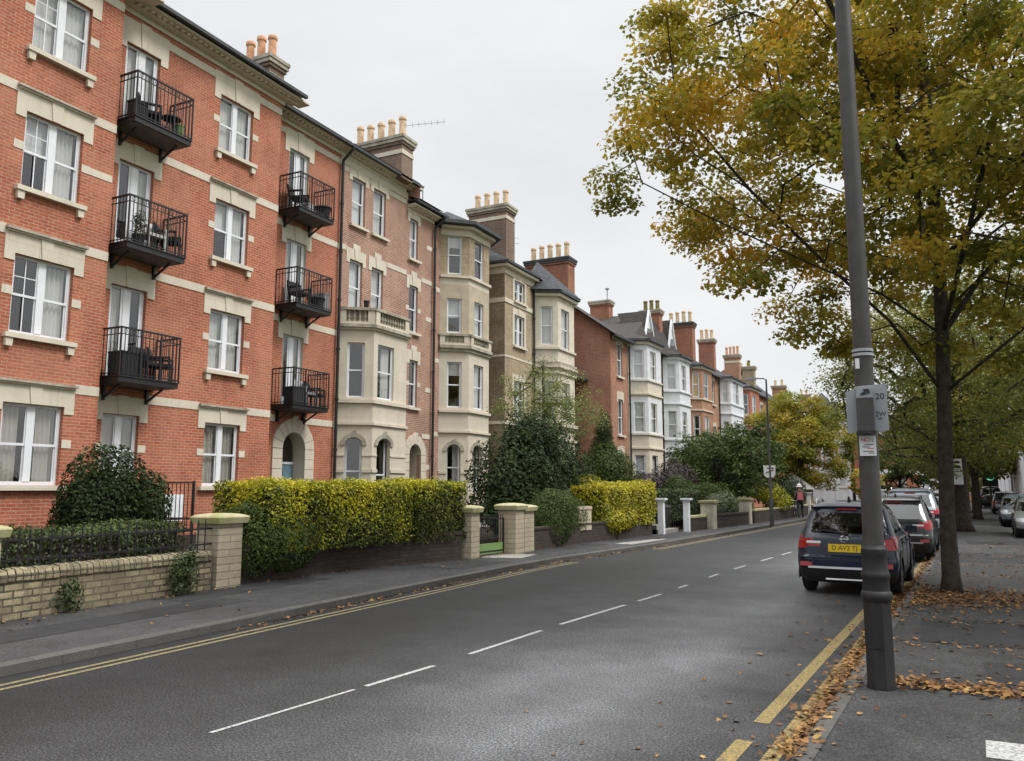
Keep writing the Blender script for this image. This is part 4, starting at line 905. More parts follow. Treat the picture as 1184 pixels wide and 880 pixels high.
def gablet(root, y, z0, z1, w, x):
    m = MB(); m.bar((x, y - w, z0), (x, y, z1), .13, 'window_paint'); m.bar((x, y + w, z0), (x, y, z1), .13, 'window_paint'); m.q((x - .05, y - w, z0), (x - .05, y + w, z0), (x - .05, y, z1), 'window_paint')
    m.q((x, y - w, z0), (x, y, z1), (x - 2.2, y, z1), (x - 1.0, y - w, z0), 'clay_tile'); m.q((x, y + w, z0), (x, y, z1), (x - 2.2, y, z1), (x - 1., y + w, z0), 'clay_tile')
    m.fbox(FY(x), y - w * .35, y + w * .35, z0 + .1, z0 + (z1 - z0) * .45, -.04, -.02, 'car_glass'); m.build('dormer', root)
gablet(Fh, 51.3, 11.3, 13.5, 1.15, -15.45)
chimney(Fh, -16.9, -15.6, 54.2, 55., 12, 14.2, 3, .75, 'chimney_red', pot='moss_pot', band=False)
Gh, fr = house('bright white rendered house with rounded bay between the cream and the orange brick houses', 53.1, 59.1, 10.72, 'cream_render', 'white_render', (53.5, 57.0), .95, RZ, ['blind', 'blind', 'net'], 13.75, 'clay_tile', cross=-1, sillm='white_render')
gablet(Gh, 55.9, 11.2, 13.7, 1.1, -15.2)
chimney(Gh, -16.7, -14.75, 60.0, 60.9, 10.8, 14.3, 4, .95, 'chimney_red', band=False, cap='lead_gutter')
Hh, fr = house('orange brick house with yellow blind in its upper bay window', 59.1, 67.9, 10.9, 'orange_brick', 'orange_brick', (59.7, 63.6), .75, [(8.55, 10.5), (5.2, 7.2), (1.8, 3.8)], ['yellow', 'left', 'net'], 13.5, extra=((6.9, 7.6, 8.55, 10.55, 'net'), (6.9, 7.6, 4.6, 6.8, 'net')))
chimney(Hh, -16.6, -15.3, 69.6, 70.4, 11, 14.65, 3, .9, 'chimney_red', band=False)
Ih, fr = house('narrow white painted house with two storey square bay beside the orange brick house', 67.9, 75.0, 11.0, 'orange_brick', 'white_render', (68.4, 73.6), .8, [(8.95, 10.8), (5.3, 7.35), (1.8, 3.8)], ['net', 'blind', 'net'], 13.0, c=.4, sillm='white_render')
chimney(Ih, -15.8, -14.45, 76.2, 77.0, 11, 14.2, 4, .85, 'orange_brick', pot='terracotta')
Jh, fr = house('red brick house with white framed corner bay left of the wide dark roofed house', 75.0, 82.4, 11.0, 'red_brick', 'red_brick', (75.6, 80.2), .8, [(8.5, 10.4), (5.2, 7.2), (1.8, 3.8)], ['left', 'net', 'net'], 13.3, c=.5)
chimney(Jh, -14.8, -13.7, 79.6, 80.4, 11, 13.5, 1, .6, 'stock_brick', pot='moss_pot', band=False)
Kh, fr = house('red brick house under a long dark roof rising behind the yellow tree', 82.4, 96, 11.0, 'red_brick', 'red_brick', None, .8, [], [], 14., extra=((1.5, 2.8, 8.3, 10.2, 'net'), (5, 6.3, 8.3, 10.2, 'net'), (9, 10.3, 8.3, 10.2, 'net'), (1.5, 2.8, 5, 7, 'net'), (5, 6.3, 5, 7, 'net')))
chimney(Kh, -14.4, -13.0, 94.6, 95.4, 11.3, 13.3, 2, .7, 'orange_brick', band=False); chimney(Kh, -17.0, -15.6, 88.6, 89.4, 12, 14.6, 2, .7, 'dark_brick', band=False)
Lh, fr = house('last red brick terrace house far down the left side, nearly hidden by the yellow tree', 96, 112, 11.0, 'crimson_brick', 'crimson_brick', None, .8, [], [], 13.2, extra=((2, 3.3, 8, 10, 'net'), (7, 8.3, 8, 10, 'net'), (11, 12.3, 8, 10, 'net')))
chimney(Lh, -13.2, -12.0, 108, 109, 11.3, 13.6, 2, .7, 'orange_brick', band=False)
# ------------------------------------------------------------------ far end of the street
Mh = thing('corner_house', 'tall white and brick house with grey mansard roof closing the view beyond the yellow tree', 'house', (-10, 122, 0))
wm = MB(); st = MB(True); f = Fr((-13.5, 118), (-8.3, 118)); f2 = Fr((-8.3, 118), (-8.3, 128)); H = []; H2 = []
for i in range(3):
    for z0, z1 in ((2, 4.2), (5.2, 7.4), (8.6, 10.4)):
        a = .5 + i * 1.65; H.append((a, a + .8, z0, z1)); window(Mh, f, a, a + .8, z0, z1, False, 'net', depth=.12)
        b = .8 + i * 3.; H2.append((b, b + 1, z0, z1)); window(Mh, f2, b, b + 1, z0, z1, False, 'net', depth=.12)
bd = [(7.6, 8.4, 'white_render'), (10.4, 12, 'white_render'), (0, 4.6, 'white_render')]
wm.wall(f, 0, f.L, 0, 11.4, H, .14, 'orange_brick', bands=bd); wm.wall(f2, 0, f2.L, 0, 11.4, H2, .14, 'orange_brick', bands=bd); wm.q((-13.5, 128, 0), (-13.5, 118, 0), (-13.5, 118, 11.4), (-13.5, 128, 11.4), 'orange_brick'); wm.build('wall', Mh)
rp = [(-13.5, 118), (-8.3, 118), (-8.3, 128)]
for z in (7.5, 10.9): ledge(st, rp, z, z + .3, .15, 'white_render', back=0)
for x in (-13.3, -11.75, -10.1, -8.5): st.box(x - .14, x + .14, 117.78, 117.99, 0, 11, 'white_render')
st.build('stone_dressing', Mh); rf = MB(); T = [(-12.6, 119, 13.6), (-9.6, 119, 13.6), (-9.6, 127, 13.6), (-12.6, 127, 13.6)]; Bq = [(-13.8, 117.6, 11.3), (-8., 117.6, 11.3), (-8., 128.4, 11.3), (-13.8, 128.4, 11.3)]
for i in range(4): rf.q(Bq[i], Bq[(i + 1) % 4], T[(i + 1) % 4], T[i], 'slate')
rf.q(*T, 'slate'); rf.lathe(-11.6, 119.6, [(1.4, 13.0), (.9, 14.0), (.05, 15.)], 8, 'slate'); rf.build('roof', Mh); m = MB(); m.box(-9.2, -8.3, 117.5, 118.6, 11.4, 12.6, 'white_render'); m.q((-9.35, 117.3, 12.6), (-8.1, 117.3, 12.6), (-8.1, 118.9, 12.9), (-9.35, 118.9, 12.9), 'slate'); m.build('dormer', Mh)
Nh = thing('corner_house', 'red brick house with white bargeboards right of the tall white and brick corner house', 'house', (-4, 124, 0))
wm = MB(); f = Fr((-7.9, 119.5), (0., 119.5)); H = []
for a in (.7, 2.6, 5.2):
    for z0, z1 in ((1.2, 3.2), (4.9, 7.2)): H.append((a, a + 1., z0, z1)); window(Nh, f, a, a + 1., z0, z1, False, 'net', depth=.12)
wm.wall(f, 0, f.L, 0, 8.6, H, .14, 'red_brick', bands=[(3.7, 4.3, 'white_render'), (0, 1, 'white_render')]); wm.q((0, 119.5, 0), (0, 129, 0), (0, 129, 8.6), (0, 119.5, 8.6), 'red_brick'); wm.q((-7.9, 129, 0), (-7.9, 119.5, 0), (-7.9, 119.5, 8.6), (-7.9, 129, 8.6), 'red_brick'); wm.q((-7.9, 119.5, 8.6), (-4.2, 119.5, 8.6), (-6.05, 119.5, 10.9), 'red_brick'); wm.build('wall', Nh)
rf = MB(); rf.q((-8.3, 119.2, 8.5), (0.4, 119.2, 8.5), (-.5, 124, 11.2), (-7.5, 124, 11.2), 'slate'); rf.q((-8.3, 129.3, 8.5), (.4, 129.3, 8.5), (-.5, 124, 11.2), (-7.5, 124, 11.2), 'slate'); rf.q((.4, 119.2, 8.5), (.4, 129.3, 8.5), (-.5, 124, 11.2), 'slate'); rf.q((-6.05, 119.2, 11.1), (-8.2, 119.2, 8.5), (-8.2, 123, 8.5), (-6.05, 123, 11.1), 'slate'); rf.q((-6.05, 119.2, 11.1), (-4., 119.2, 8.5), (-4., 123, 8.5), (-6.05, 123, 11.1), 'slate')
rf.bar((-8.1, 119.15, 8.6), (-6.05, 119.15, 11.0), .16, 'window_paint'); rf.bar((-4, 119.15, 8.6), (-6.05, 119.15, 11.0), .16, 'window_paint'); rf.build('roof', Nh)
# distant houses closing the street
def block(label, x0, x1, y0, y1, ez, ridge, wall, face_=True, name='distant_house', nw=3, rowz=((1.2, 3), (4.4, 6.4))):
    r = thing(name, label, 'house', ((x0 + x1) / 2, (y0 + y1) / 2, 0)); wm = MB(); f = Fr((x0, y0), (x1, y0)); H = []
    for i in range(nw):
        c = f.L * (i + .5) / nw
        for z0, z1 in rowz: H.append((c - .55, c + .55, z0, z1)); window(r, f, c - .55, c + .55, z0, z1, False, 'net', depth=.1)
    wm.wall(f, 0, f.L, 0, ez, H, .12, wall)
    for a, b in (((x1, y0), (x1, y1)), ((x1, y1), (x0, y1)), ((x0, y1), (x0, y0))): wm.q((*a, 0), (*b, 0), (*b, ez), (*a, ez), wall)
    wm.build('wall', r); rf = MB(); ym = (y0 + y1) / 2
    rf.q((x0 - .3, y0 - .3, ez), (x1 + .3, y0 - .3, ez), (x1 - 1, ym, ridge), (x0 + 1, ym, ridge), 'slate'); rf.q((x0 - .3, y1 + .3, ez), (x1 + .3, y1 + .3, ez), (x1 - 1, ym, ridge), (x0 + 1, ym, ridge), 'slate'); rf.q((x0 - .3, y0 - .3, ez), (x0 - .3, y1 + .3, ez), (x0 + 1, ym, ridge), 'slate'); rf.q((x1 + .3, y0 - .3, ez), (x1 + .3, y1 + .3, ez), (x1 - 1, ym, ridge), 'slate'); rf.build('roof', r); return r
block('distant white villa low behind the parked cars under the street trees', .6, 4.4, 150, 158, 5.6, 7.6, 'white_render', nw=2, rowz=((1.2, 3),))
block('distant orange brick house half hidden by autumn trees at the street end', 5, 13, 140, 148, 7.6, 10, 'orange_brick')
# pale rendered building on the right
Rb = thing('rendered_building', 'pale grey rendered building at the right edge behind the parked cars', 'building', (10, 75, 0))
f = Fr((7.9, 108), (7.0, 50)); wm = MB(); H = []
for i in range(9):
    a = 3 + i * 6.
    for z0, z1 in ((1, 3.2), (4.8, 6.8)): H.append((a, a + 1.3, z0, z1)); window(Rb, f, a, a + 1.3, z0, z1, False, 'half', depth=.12)
wm.wall(f, 0, f.L, 0, 8.5, H, .14, 'white_render'); wm.q((7.0, 50, 0), (16, 50, 0), (16, 50, 8.5), (7.0, 50, 8.5), 'white_render'); wm.q((16, 108, 0), (7.9, 108, 0), (7.9, 108, 8.5), (16, 108, 8.5), 'white_render'); wm.build('wall', Rb)
rf = MB(); rf.q((6.8, 49.7, 8.5), (7.7, 108.3, 8.5), (12, 108.3, 10.5), (12, 49.7, 10.5), 'slate'); rf.q((17, 49.7, 8.5), (17, 108.3, 8.5), (12, 108.3, 10.5), (12, 49.7, 10.5), 'slate'); rf.build('roof', Rb)
m = MB()
for y in (60, 74, 88): m.tube([(7.0 + .9 * (y - 50) / 58 - .08, y, .1), (7.0 + .9 * (y - 50) / 58 - .08, y, 8.4)], .09, 8, 'grey_paint')
m.build('downpipe', Rb)
m = MB(); m.box(6.55, 7.05, 56.0, 56.5, 2.9, 3.35, 'black_iron'); m.bar((6.8, 56.2, 3.1), (7.15, 56.2, 3.1), .08, 'black_iron'); m.build('wall_lantern', Rb)
# ------------------------------------------------------------------ garden walls, pillars, gates
def seg_wall(name, label, pts, h, th, mat, cap=None, cat='wall', z0=.05, group=None, caph=.09, roundcap=False):
    t = thing(name, label, cat, (*pts[0], 0), 0, group); m = MB(); c = MB()
    for a, b in zip(pts, pts[1:]):
        f = Fr(a, b); m.fbox(f, 0, f.L, z0, h, -th, 0, mat)
        if cap and not roundcap: c.fbox(f, -.01, f.L + .01, h, h + caph, -th - .03, .03, cap)
        if cap and roundcap:
            n = int(f.L / .105)
            for i in range(n):
                s = f.L * i / n; w = f.L / n - .012; q = [f.P(0, 0, .02)]
                prof = [(.03, h), (.035, h + .07), (0, h + .14), (-th / 2, h + .165), (-th, h + .14), (-th - .03, h + .07), (-th - .03, h)]
                jz = random.uniform(-.008, .008); n_ = len(prof)
                vs = [f.P(s, z + jz, o) for o, z in prof] + [f.P(s + w, z + jz, o) for o, z in prof]
                c.add(vs, [tuple(range(n_))[::-1], tuple(range(n_, 2 * n_))] + [(k, k + 1, n_ + k + 1, n_ + k) for k in range(n_ - 1)], cap)
    m.build('masonry', t)
    if cap: c.build('coping', t)
    return t
def pillar(name, label, x, y, w, d, h, mat='pier_brick', cap='cap_stone', domed=True, group=None, ang=0.):
    t = thing(name, label, 'gate pillar', (x, y, 0), ang, group); m = MB(); m.box(-w / 2, w / 2, -d / 2, d / 2, .03, h, mat); m.build('shaft', t, world=False)
    c = MB(); e = .085; c.hexa([(-w / 2 - e * .75, -d / 2 - e * .75, h), (w / 2 + e * .75, -d / 2 - e * .75, h), (w / 2 + e * .75, d / 2 + e * .75, h), (-w / 2 - e * .75, d / 2 + e * .75, h), (-w / 2 - e, -d / 2 - e, h + .1), (w / 2 + e, -d / 2 - e, h + .1), (w / 2 + e, d / 2 + e, h + .1), (-w / 2 - e, d / 2 + e, h + .1)], cap)
    if domed:
        n = 5
        for i in range(n):
            k0 = math.cos(i / n * 1.5); k1 = math.cos((i + 1) / n * 1.5); za = h + .1 + .075 * math.sin(i / n * 1.5); zb = h + .1 + .075 * math.sin((i + 1) / n * 1.5); A_ = (w / 2 + e) ; B_ = (d / 2 + e)
            qa = [(-A_ * k0, -B_ * k0, za), (A_ * k0, -B_ * k0, za), (A_ * k0, B_ * k0, za), (-A_ * k0, B_ * k0, za)]; qb = [(-A_ * k1, -B_ * k1, zb), (A_ * k1, -B_ * k1, zb), (A_ * k1, B_ * k1, zb), (-A_ * k1, B_ * k1, zb)]
            for j in range(4): c.q(qa[j], qa[(j + 1) % 4], qb[(j + 1) % 4], qb[j], cap)
        c.q(*qb, cap)
    c.build('cap', t, world=False); return t
w1 = seg_wall('garden_wall', 'low yellow stock brick garden wall with rounded brick coping below black railings', [(-10.5, 2.5), (-10.65, 6.3), (-10.88, 10.36)], .60, .24, 'garden_brick', 'garden_brick', roundcap=True)
pillar('gate_pillar', 'cream brick pillar with mossy cap at the left edge of the photo beside the railings', -10.85, 6.35, .5, .45, 1.18)
pillar('gate_pillar', 'cream brick pillar with mossy domed cap between the railings and the long hedge', -11.1, 10.72, .52, .56, 1.2)
rl = thing('railings', 'black iron garden railings on top of the yellow brick wall', 'railings', (-10.9, 8.5, .7)); m = MB(); f = Fr((-10.77, 6.6), (-11.0, 10.45))
for z in (.86, 1.12): m.bar(f.P(0, z), f.P(f.L, z), .026, 'black_iron')
m.build('rail', rl); m = MB(); n = 24
for i in range(n + 1): s = f.L * i / n; p = f.P(s, 0); m.tube([(p[0], p[1], .72), (p[0], p[1], 1.24), (p[0], p[1], 1.3)], [.011, .011, .002], 6, 'black_iron')
m.build('bars', rl)
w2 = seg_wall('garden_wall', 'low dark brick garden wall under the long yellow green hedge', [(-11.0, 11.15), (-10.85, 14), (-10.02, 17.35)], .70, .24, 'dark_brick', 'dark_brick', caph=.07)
pillar('gate_pillar', 'cream brick gate pillar left of the small iron gate, at the end of the long hedge', -10.05, 17.72, .42, .42, 1.22)
pillar('gate_pillar', 'cream brick gate pillar right of the small iron gate', -9.78, 19.55, .52, .5, 1.25)
pillar('gate_pillar', 'lower cream brick pier with a slot joined to the pillar right of the iron gate', -9.84, 20.28, .5, .62, 1.2)
g = thing('garden_gate', 'small black iron garden gate between two cream brick pillars', 'gate', (-9.95, 18.6, 0)); m = MB(); f = Fr((-9.98, 17.98), (-9.85, 19.25))
m.bar(f.P(0, .22), f.P(f.L, .22), .04, 'black_iron'); m.bar(f.P(0, 1.1), f.P(f.L, 1.02), .03, 'black_iron'); m.bar(f.P(.02, .15), f.P(.02, 1.12), .04, 'black_iron'); m.bar(f.P(f.L - .02, .15), f.P(f.L - .02, 1.05), .04, 'black_iron'); m.fbox(f, .05, f.L - .05, .16, .42, -.012, .012, 'green_paint'); m.build('gate_frame', g); m = MB()
for i in range(13): s = f.L * (i + .5) / 13; m.tube([f.P(s, .42), f.P(s, 1.13)], .011, 5, 'black_iron')
m.build('bars', g)
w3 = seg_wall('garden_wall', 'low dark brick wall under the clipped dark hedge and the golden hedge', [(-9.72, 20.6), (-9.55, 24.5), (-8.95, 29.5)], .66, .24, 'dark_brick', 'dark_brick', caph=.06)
seg_wall('garden_wall', 'short pale rendered pier in the dark wall left of the golden hedge', [(-9.58, 23.9), (-9.5, 24.75)], 1.15, .2, 'buff_render', 'buff_render', z0=.5)
def post(label, x, y, h, mat='white_post'):
    t = thing('gate_post', label, 'gate post', (x, y, 0)); m = MB(); m.box(-.11, .11, -.11, .11, .05, h, mat); m.build('shaft', t, world=False); m = MB(); m.box(-.2, .2, -.2, .2, h, h + .06, mat); m.box(-.15, .15, -.15, .15, h - .06, h, mat); m.build('cap', t, world=False); return t
post('white painted gate post with flat cap at the right end of the golden hedge', -8.78, 30.15, 1.38); post('white painted gate post with flat cap, the far one of the pair', -8.4, 32.4, 1.36)
st_ = thing('garden_steps', 'stone steps going up between the two white gate posts', 'steps', (-9, 31.3, 0)); m = MB()
for i in range(3): m.box(-9.3 - i * .35, -8.7 - i * .35, 30.4, 32.2, .08, .26 + i * .16, 'path_slab')
m.build('treads', st_)
b_ = thing('refuse_bin', 'black refuse bin standing between the white gate posts', 'bin', (-9.3, 31.9, .1)); m = MB(); m.hexa([(-.25, -.3, 0), (.25, -.3, 0), (.25, .3, 0), (-.25, .3, 0), (-.3, -.35, .95), (.3, -.35, .95), (.3, .35, .95), (-.3, .35, .95)], 'trim_black'); m.build('bin_body', b_, world=False); m = MB(); m.hexa([(-.33, -.38, .96), (.33, -.38, .96), (.33, .38, .96), (-.33, .38, .96), (-.28, -.3, 1.06), (.28, -.3, 1.06), (.28, .3, 1.06), (-.28, .3, 1.06)], 'trim_black'); m.build('lid', b_, world=False)
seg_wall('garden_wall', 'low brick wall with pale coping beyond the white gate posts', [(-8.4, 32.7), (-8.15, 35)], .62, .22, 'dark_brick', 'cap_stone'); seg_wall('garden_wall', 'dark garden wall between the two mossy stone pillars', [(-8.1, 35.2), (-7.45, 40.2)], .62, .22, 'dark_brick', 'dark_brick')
pillar('gate_pillar', 'mossy stone pillar beside the grey green shrubs, nearer of two', -8.15, 35.1, .55, .6, 1.2, 'old_stone', domed=False); pillar('gate_pillar', 'mossy stone pillar beside the grey green shrubs, farther of two', -7.65, 40.6, .5, .6, 1.25, 'old_stone', domed=False)
seg_wall('garden_wall', 'far low brick garden wall leading up to the small garden building', [(-7.4, 41.5), (-6.9, 52), (-6.2, 64)], .7, .22, 'dark_brick', 'cap_stone')
post('white square gate post beside the small garden building', -6.6, 56.5, 1.5)
sh = thing('garden_building', 'small brick garden building with pale hipped roof behind the far wall', 'shed', (-7.6, 58, 0)); m = MB(); m.box(-8.6, -6.7, 57.2, 60, .05, 1.75, 'stock_brick'); m.build('wall', sh); m = MB(); T = (-7.65, 58.6, 2.75); q = [(-8.9, 56.9, 1.75), (-6.4, 56.9, 1.75), (-6.4, 60.3, 1.75), (-8.9, 60.3, 1.75)]
for i in range(4): m.q(q[i], q[(i + 1) % 4], T, 'path_slab')
m.build('roof', sh)
# iron stair landing behind the shrub
sl_ = thing('iron_landing', 'black iron railed landing by the ground floor wall beside the dark shrub', 'railings', (-16.9, 14.2, 0)); m = MB()
m.box(-17.9, -16.6, 13.2, 15.1, .72, .8, 'black_iron')
for x, y in ((-16.6, 13.2), (-16.6, 15.1), (-17.8, 15.1), (-17.8, 13.2)): m.bar((x, y, .1), (x, y, 2.0), .045, 'black_iron')
for z in (1.95, 1.05): m.bar((-16.6, 13.2, z), (-16.6, 15.1, z), .035, 'black_iron'); m.bar((-16.6, 15.1, z), (-17.8, 15.1, z), .035, 'black_iron')
m.build('frame', sl_); m = MB()
for i in range(15): y = 13.3 + 1.75 * i / 14; m.bar((-16.6, y, .8), (-16.6, y, 1.95), .016, 'black_iron')
m.build('bars', sl_)
mb_ = thing('meter_box', 'white meter box on the red brick wall right of the iron landing', 'meter box', (-17.9, 15.5, 1.1)); m = MB(); m.box(-17.99, -17.8, 15.25, 15.85, .95, 1.65, 'white_render'); m.box(-17.8, -17.785, 15.29, 15.81, .99, 1.61, 'window_paint'); m.build('case', mb_)
# ------------------------------------------------------------------ shrubs and hedges
def boxpts(n, fr, L, th, z0, z1, lump=.06, ls=1.5, round_=.12):
    A = np.array([L * (z1 - z0), L * th, th * (z1 - z0) * 2, L * (z1 - z0) * .5]); A = A / A.sum(); k = rng.choice(4, n, p=A)
    s = rng.uniform(0, L, n); o = rng.uniform(-th, 0, n); z = rng.uniform(z0, z1, n); nr = np.zeros((n, 3)); t = np.array([*fr.t, 0]); nn = np.array([*fr.n, 0])
    o[k == 0] = 0; nr[k == 0] = nn; z[k == 1] = z1; nr[k == 1] = (0, 0, 1); o[k == 3] = -th; nr[k == 3] = -nn
    e = k == 2; sd = rng.random(n) < .5; s[e & sd] = 0; s[e & ~sd] = L; nr[e & sd] = -t; nr[e & ~sd] = t
    # rounded shoulders
    dz = np.clip((z - (z1 - round_)) / round_, 0, 1); o = np.where(k == 0, -dz ** 2 * round_, o); z = np.where(k == 1, z1 - (np.clip(1 - np.minimum(-o, th + o) / round_, 0, 1) ** 2) * round_, z)
    P = np.array([fr.a[0], fr.a[1], 0]) + s[:, None] * t + o[:, None] * nn; P[:, 2] = z
    d = lump * vnoise(P, ls) + rng.normal(0, .03, n) - rng.exponential(.035, n)
    return P + nr * d[:, None], nr
def hedge(name, label, a, b, th, z0, z1, n, size, mat, cat='hedge', lump=.06, ls=1.5, core='twig', top=None, mean=.5):
    """clipped hedge: dark twiggy core and a skin of leaves"""
    fr = Fr(a, b); t = thing(name, label, cat, (*a, 0)); P, N = boxpts(n, fr, fr.L, th, z0, z1, lump, ls)
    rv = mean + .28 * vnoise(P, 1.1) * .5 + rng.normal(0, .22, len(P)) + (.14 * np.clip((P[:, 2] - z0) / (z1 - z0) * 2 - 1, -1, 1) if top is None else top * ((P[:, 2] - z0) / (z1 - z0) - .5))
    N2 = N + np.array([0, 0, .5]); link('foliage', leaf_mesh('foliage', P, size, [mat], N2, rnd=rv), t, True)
    m = MB(); m.fbox(fr, .12, fr.L - .12, z0 + .08, z1 - .13, -th + .1, -.11, core)
    for i in range(int(fr.L / .5) + 1): p = fr.P(.2 + i * .5 if .2 + i * .5 < fr.L else fr.L - .2, 0, -th / 2); m.tube([(p[0], p[1], .08), (p[0], p[1], z0 + .15)], .03, 6, core)
    m.build('stems', t); return t
def shrub(name, label, ells, n, size, mat, cat='shrub', shape='oval', shell=.35, lump=.14, ls=1.7, stem=True, zmin=.1, group=None, bias=.35, rv_=None):
    c0 = ells[0][0]; t = thing(name, label, cat, (c0[0], c0[1], .1), 0, group); Ps = []; Ns = []
    vol = np.array([(r[0] * r[1] * r[2]) ** (2 / 3) for _, r in ells]); vol = vol / vol.sum()
    for (c, r), v in zip(ells, vol):
        P, N = ell_pts(int(n * v), c, r, shell, lump, ls, zmin); Ps.append(P); Ns.append(N)
    P = np.concatenate(Ps); N = np.concatenate(Ns) + np.array([0, 0, bias])
    rv = .5 + .16 * vnoise(P, 1.4) + rng.normal(0, .24, len(P))
    link('foliage', leaf_mesh('foliage', P, size, [mat], N, shape, rnd=rv), t, True)
    if stem:
        m = MB(); zt = c0[2]
        for i in range(6):
            a = i * 1.05; e = random.choice(ells); q = (e[0][0] + e[1][0] * .5 * math.cos(a), e[0][1] + e[1][1] * .5 * math.sin(a), e[0][2] + e[1][2] * .3)
            m.tube([(c0[0] + .08 * math.cos(a), c0[1] + .08 * math.sin(a), .05), ((c0[0] + q[0]) / 2 + .05, (c0[1] + q[1]) / 2, (.1 + q[2]) / 2), q], [.05, .035, .012], 6, 'twig')
        m.build('stems', t)
    return t
hedge('hedge', 'low dark green hedge with bright tips behind the black railings', (-11.35, 6.95), (-11.45, 10.3), 1.2, .42, 1.22, 9000, .055, 'leaf_hedge_low', top=.9)
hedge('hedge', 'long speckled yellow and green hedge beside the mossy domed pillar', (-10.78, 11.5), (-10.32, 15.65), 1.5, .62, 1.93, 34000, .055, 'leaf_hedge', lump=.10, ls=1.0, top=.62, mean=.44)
shrub('hedge', 'rounded green hedge end bulging over the dark wall next to the mossy domed pillar', [((-11.15, 11.45, .85), (.55, .55, .72)), ((-10.95, 12.2, .8), (.5, .9, .55))], 9000, .055, 'leaf_midgreen', 'hedge', shell=.75, lump=.05)
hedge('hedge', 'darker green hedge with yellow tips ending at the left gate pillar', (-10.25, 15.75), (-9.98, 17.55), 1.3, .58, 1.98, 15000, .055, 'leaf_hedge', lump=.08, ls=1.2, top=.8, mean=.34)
shrub('shrub', 'dark glossy evergreen shrub against the red brick ground floor at the left', [((-15.3, 11.55, 1.7), (.75, .85, .95)), ((-15.2, 12.4, 1.45), (.7, .55, .75)), ((-15.2, 10.95, 1.3), (.6, .45, .65)), ((-15.4, 11.6, .9), (.8, 1.1, .7)), ((-15.4, 11.6, 1.3), (.5, .8, .8))], 26000, .085, 'leaf_evergreen', ls=2.2, shell=.2)
shrub('shrub', 'small dark bush tucked between the iron landing and the long hedge', [((-15.6, 15.9, .75), (.6, .9, .6))], 3500, .07, 'leaf_evergreen')
shrub('wall_weed', 'small dark weed growing from the foot of the yellow brick wall, left of the two', [((-10.62, 7.6, .32), (.08, .22, .3))], 380, .05, 'leaf_hedge_low', 'weed', stem=False, zmin=.08); shrub('wall_weed', 'taller weed climbing the yellow brick wall near the domed pillar', [((-10.68, 9.6, .42), (.12, .3, .42)), ((-10.72, 9.75, .62), (.08, .16, .3))], 900, .055, 'leaf_hedge_low', 'weed', stem=False, zmin=.08)
shrub('shrub', 'big dark evergreen bush behind the gate pillars', [((-12.0, 24.2, 1.9), (1.4, 1.75, 1.65)), ((-12.1, 26.3, 2.4), (1.3, 1.9, 1.9)), ((-12.0, 28.2, 1.9), (1.3, 1.7, 1.6)), ((-11.8, 25.6, 1.2), (1.4, 3.2, 1.1)), ((-12., 25.2, 3.4), (.9, 1.1, .9))], 46000, .12, 'leaf_evergreen', 'bush', lump=.2, ls=2.2, bias=.6)
shrub('hedge', 'clipped dark green hedge bulging over the low wall beside the cream pier', [((-10.05, 23.0, .98), (.62, 1.35, .85)), ((-10.0, 24.2, .85), (.55, .9, .72)), ((-9.9, 22.6, .62), (.5, .9, .55))], 14000, .06, 'leaf_midgreen', 'hedge', shell=.8, lump=.05)
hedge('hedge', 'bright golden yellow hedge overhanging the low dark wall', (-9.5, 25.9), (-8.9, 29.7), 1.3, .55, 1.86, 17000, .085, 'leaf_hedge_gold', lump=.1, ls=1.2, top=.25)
shrub('hedge', 'golden hedge skirt hanging lower over the dark wall at its left end', [((-9.4, 26.6, .7), (.4, .85, .42)), ((-9.25, 27.4, .8), (.35, .7, .4))], 3600, .085, 'leaf_hedge_gold', 'hedge', shell=.7)
hedge('hedge', 'second golden hedge stretch standing taller behind the front golden hedge', (-9.9, 27.6), (-9.3, 31.2), 1.1, .8, 2.02, 8000, .085, 'leaf_hedge_gold', lump=.09)
shrub('shrub', 'small lime green bush above the golden hedge', [((-11.0, 28.2, 2.0), (.5, .95, .38))], 2200, .08, 'leaf_hedge_gold', stem=True)
t = shrub('conifer', 'narrow dark conifer in front of the red brick side wall', [((-12.6, 34.5, 2.7), (.75, .75, 1.5)), ((-12.6, 34.5, 3.9), (.45, .45, 1.35))], 15000, .13, 'leaf_evergreen', 'conifer', shape='needle', lump=.12)
shrub('bush', 'mid green bush below the narrow conifer', [((-12.0, 33.2, 2.5), (1.0, 1.5, 1.35)), ((-12, 34.8, 2.2), (.9, 1.2, 1.3))], 9000, .1, 'leaf_midgreen', 'bush')
shrub('bush', 'dark purple leaved bush in front of the cream bay', [((-11.3, 36.5, 1.8), (.9, 2.2, .75))], 5000, .1, 'leaf_purple', 'bush'); shrub('bush', 'taller dark purple leaved bush in front of the white rendered house', [((-11.0, 40.4, 2.1), (1., 2.3, 1.1))], 6000, .1, 'leaf_purple', 'bush')
shrub('shrub', 'rounded pale green shrub above the white gate posts', [((-9.9, 36.9, 1.75), (.7, 1.1, .65))], 3500, .085, 'leaf_midgreen'); hedge('hedge', 'dark green hedge behind the white gate posts', (-9.35, 31.4), (-8.75, 36.5), .9, .5, 1.75, 7000, .085, 'leaf_hedge_low')
shrub('shrub', 'grey green shrub between the two mossy stone pillars', [((-8.35, 37.1, 1.05), (.5, .95, .5)), ((-8.2, 38.7, 1.15), (.5, .8, .55))], 4500, .085, 'leaf_grey'); shrub('shrub', 'grey green shrub just beyond the farther mossy stone pillar', [((-8., 42.0, 1.0), (.5, 1.1, .45))], 2500, .09, 'leaf_grey')
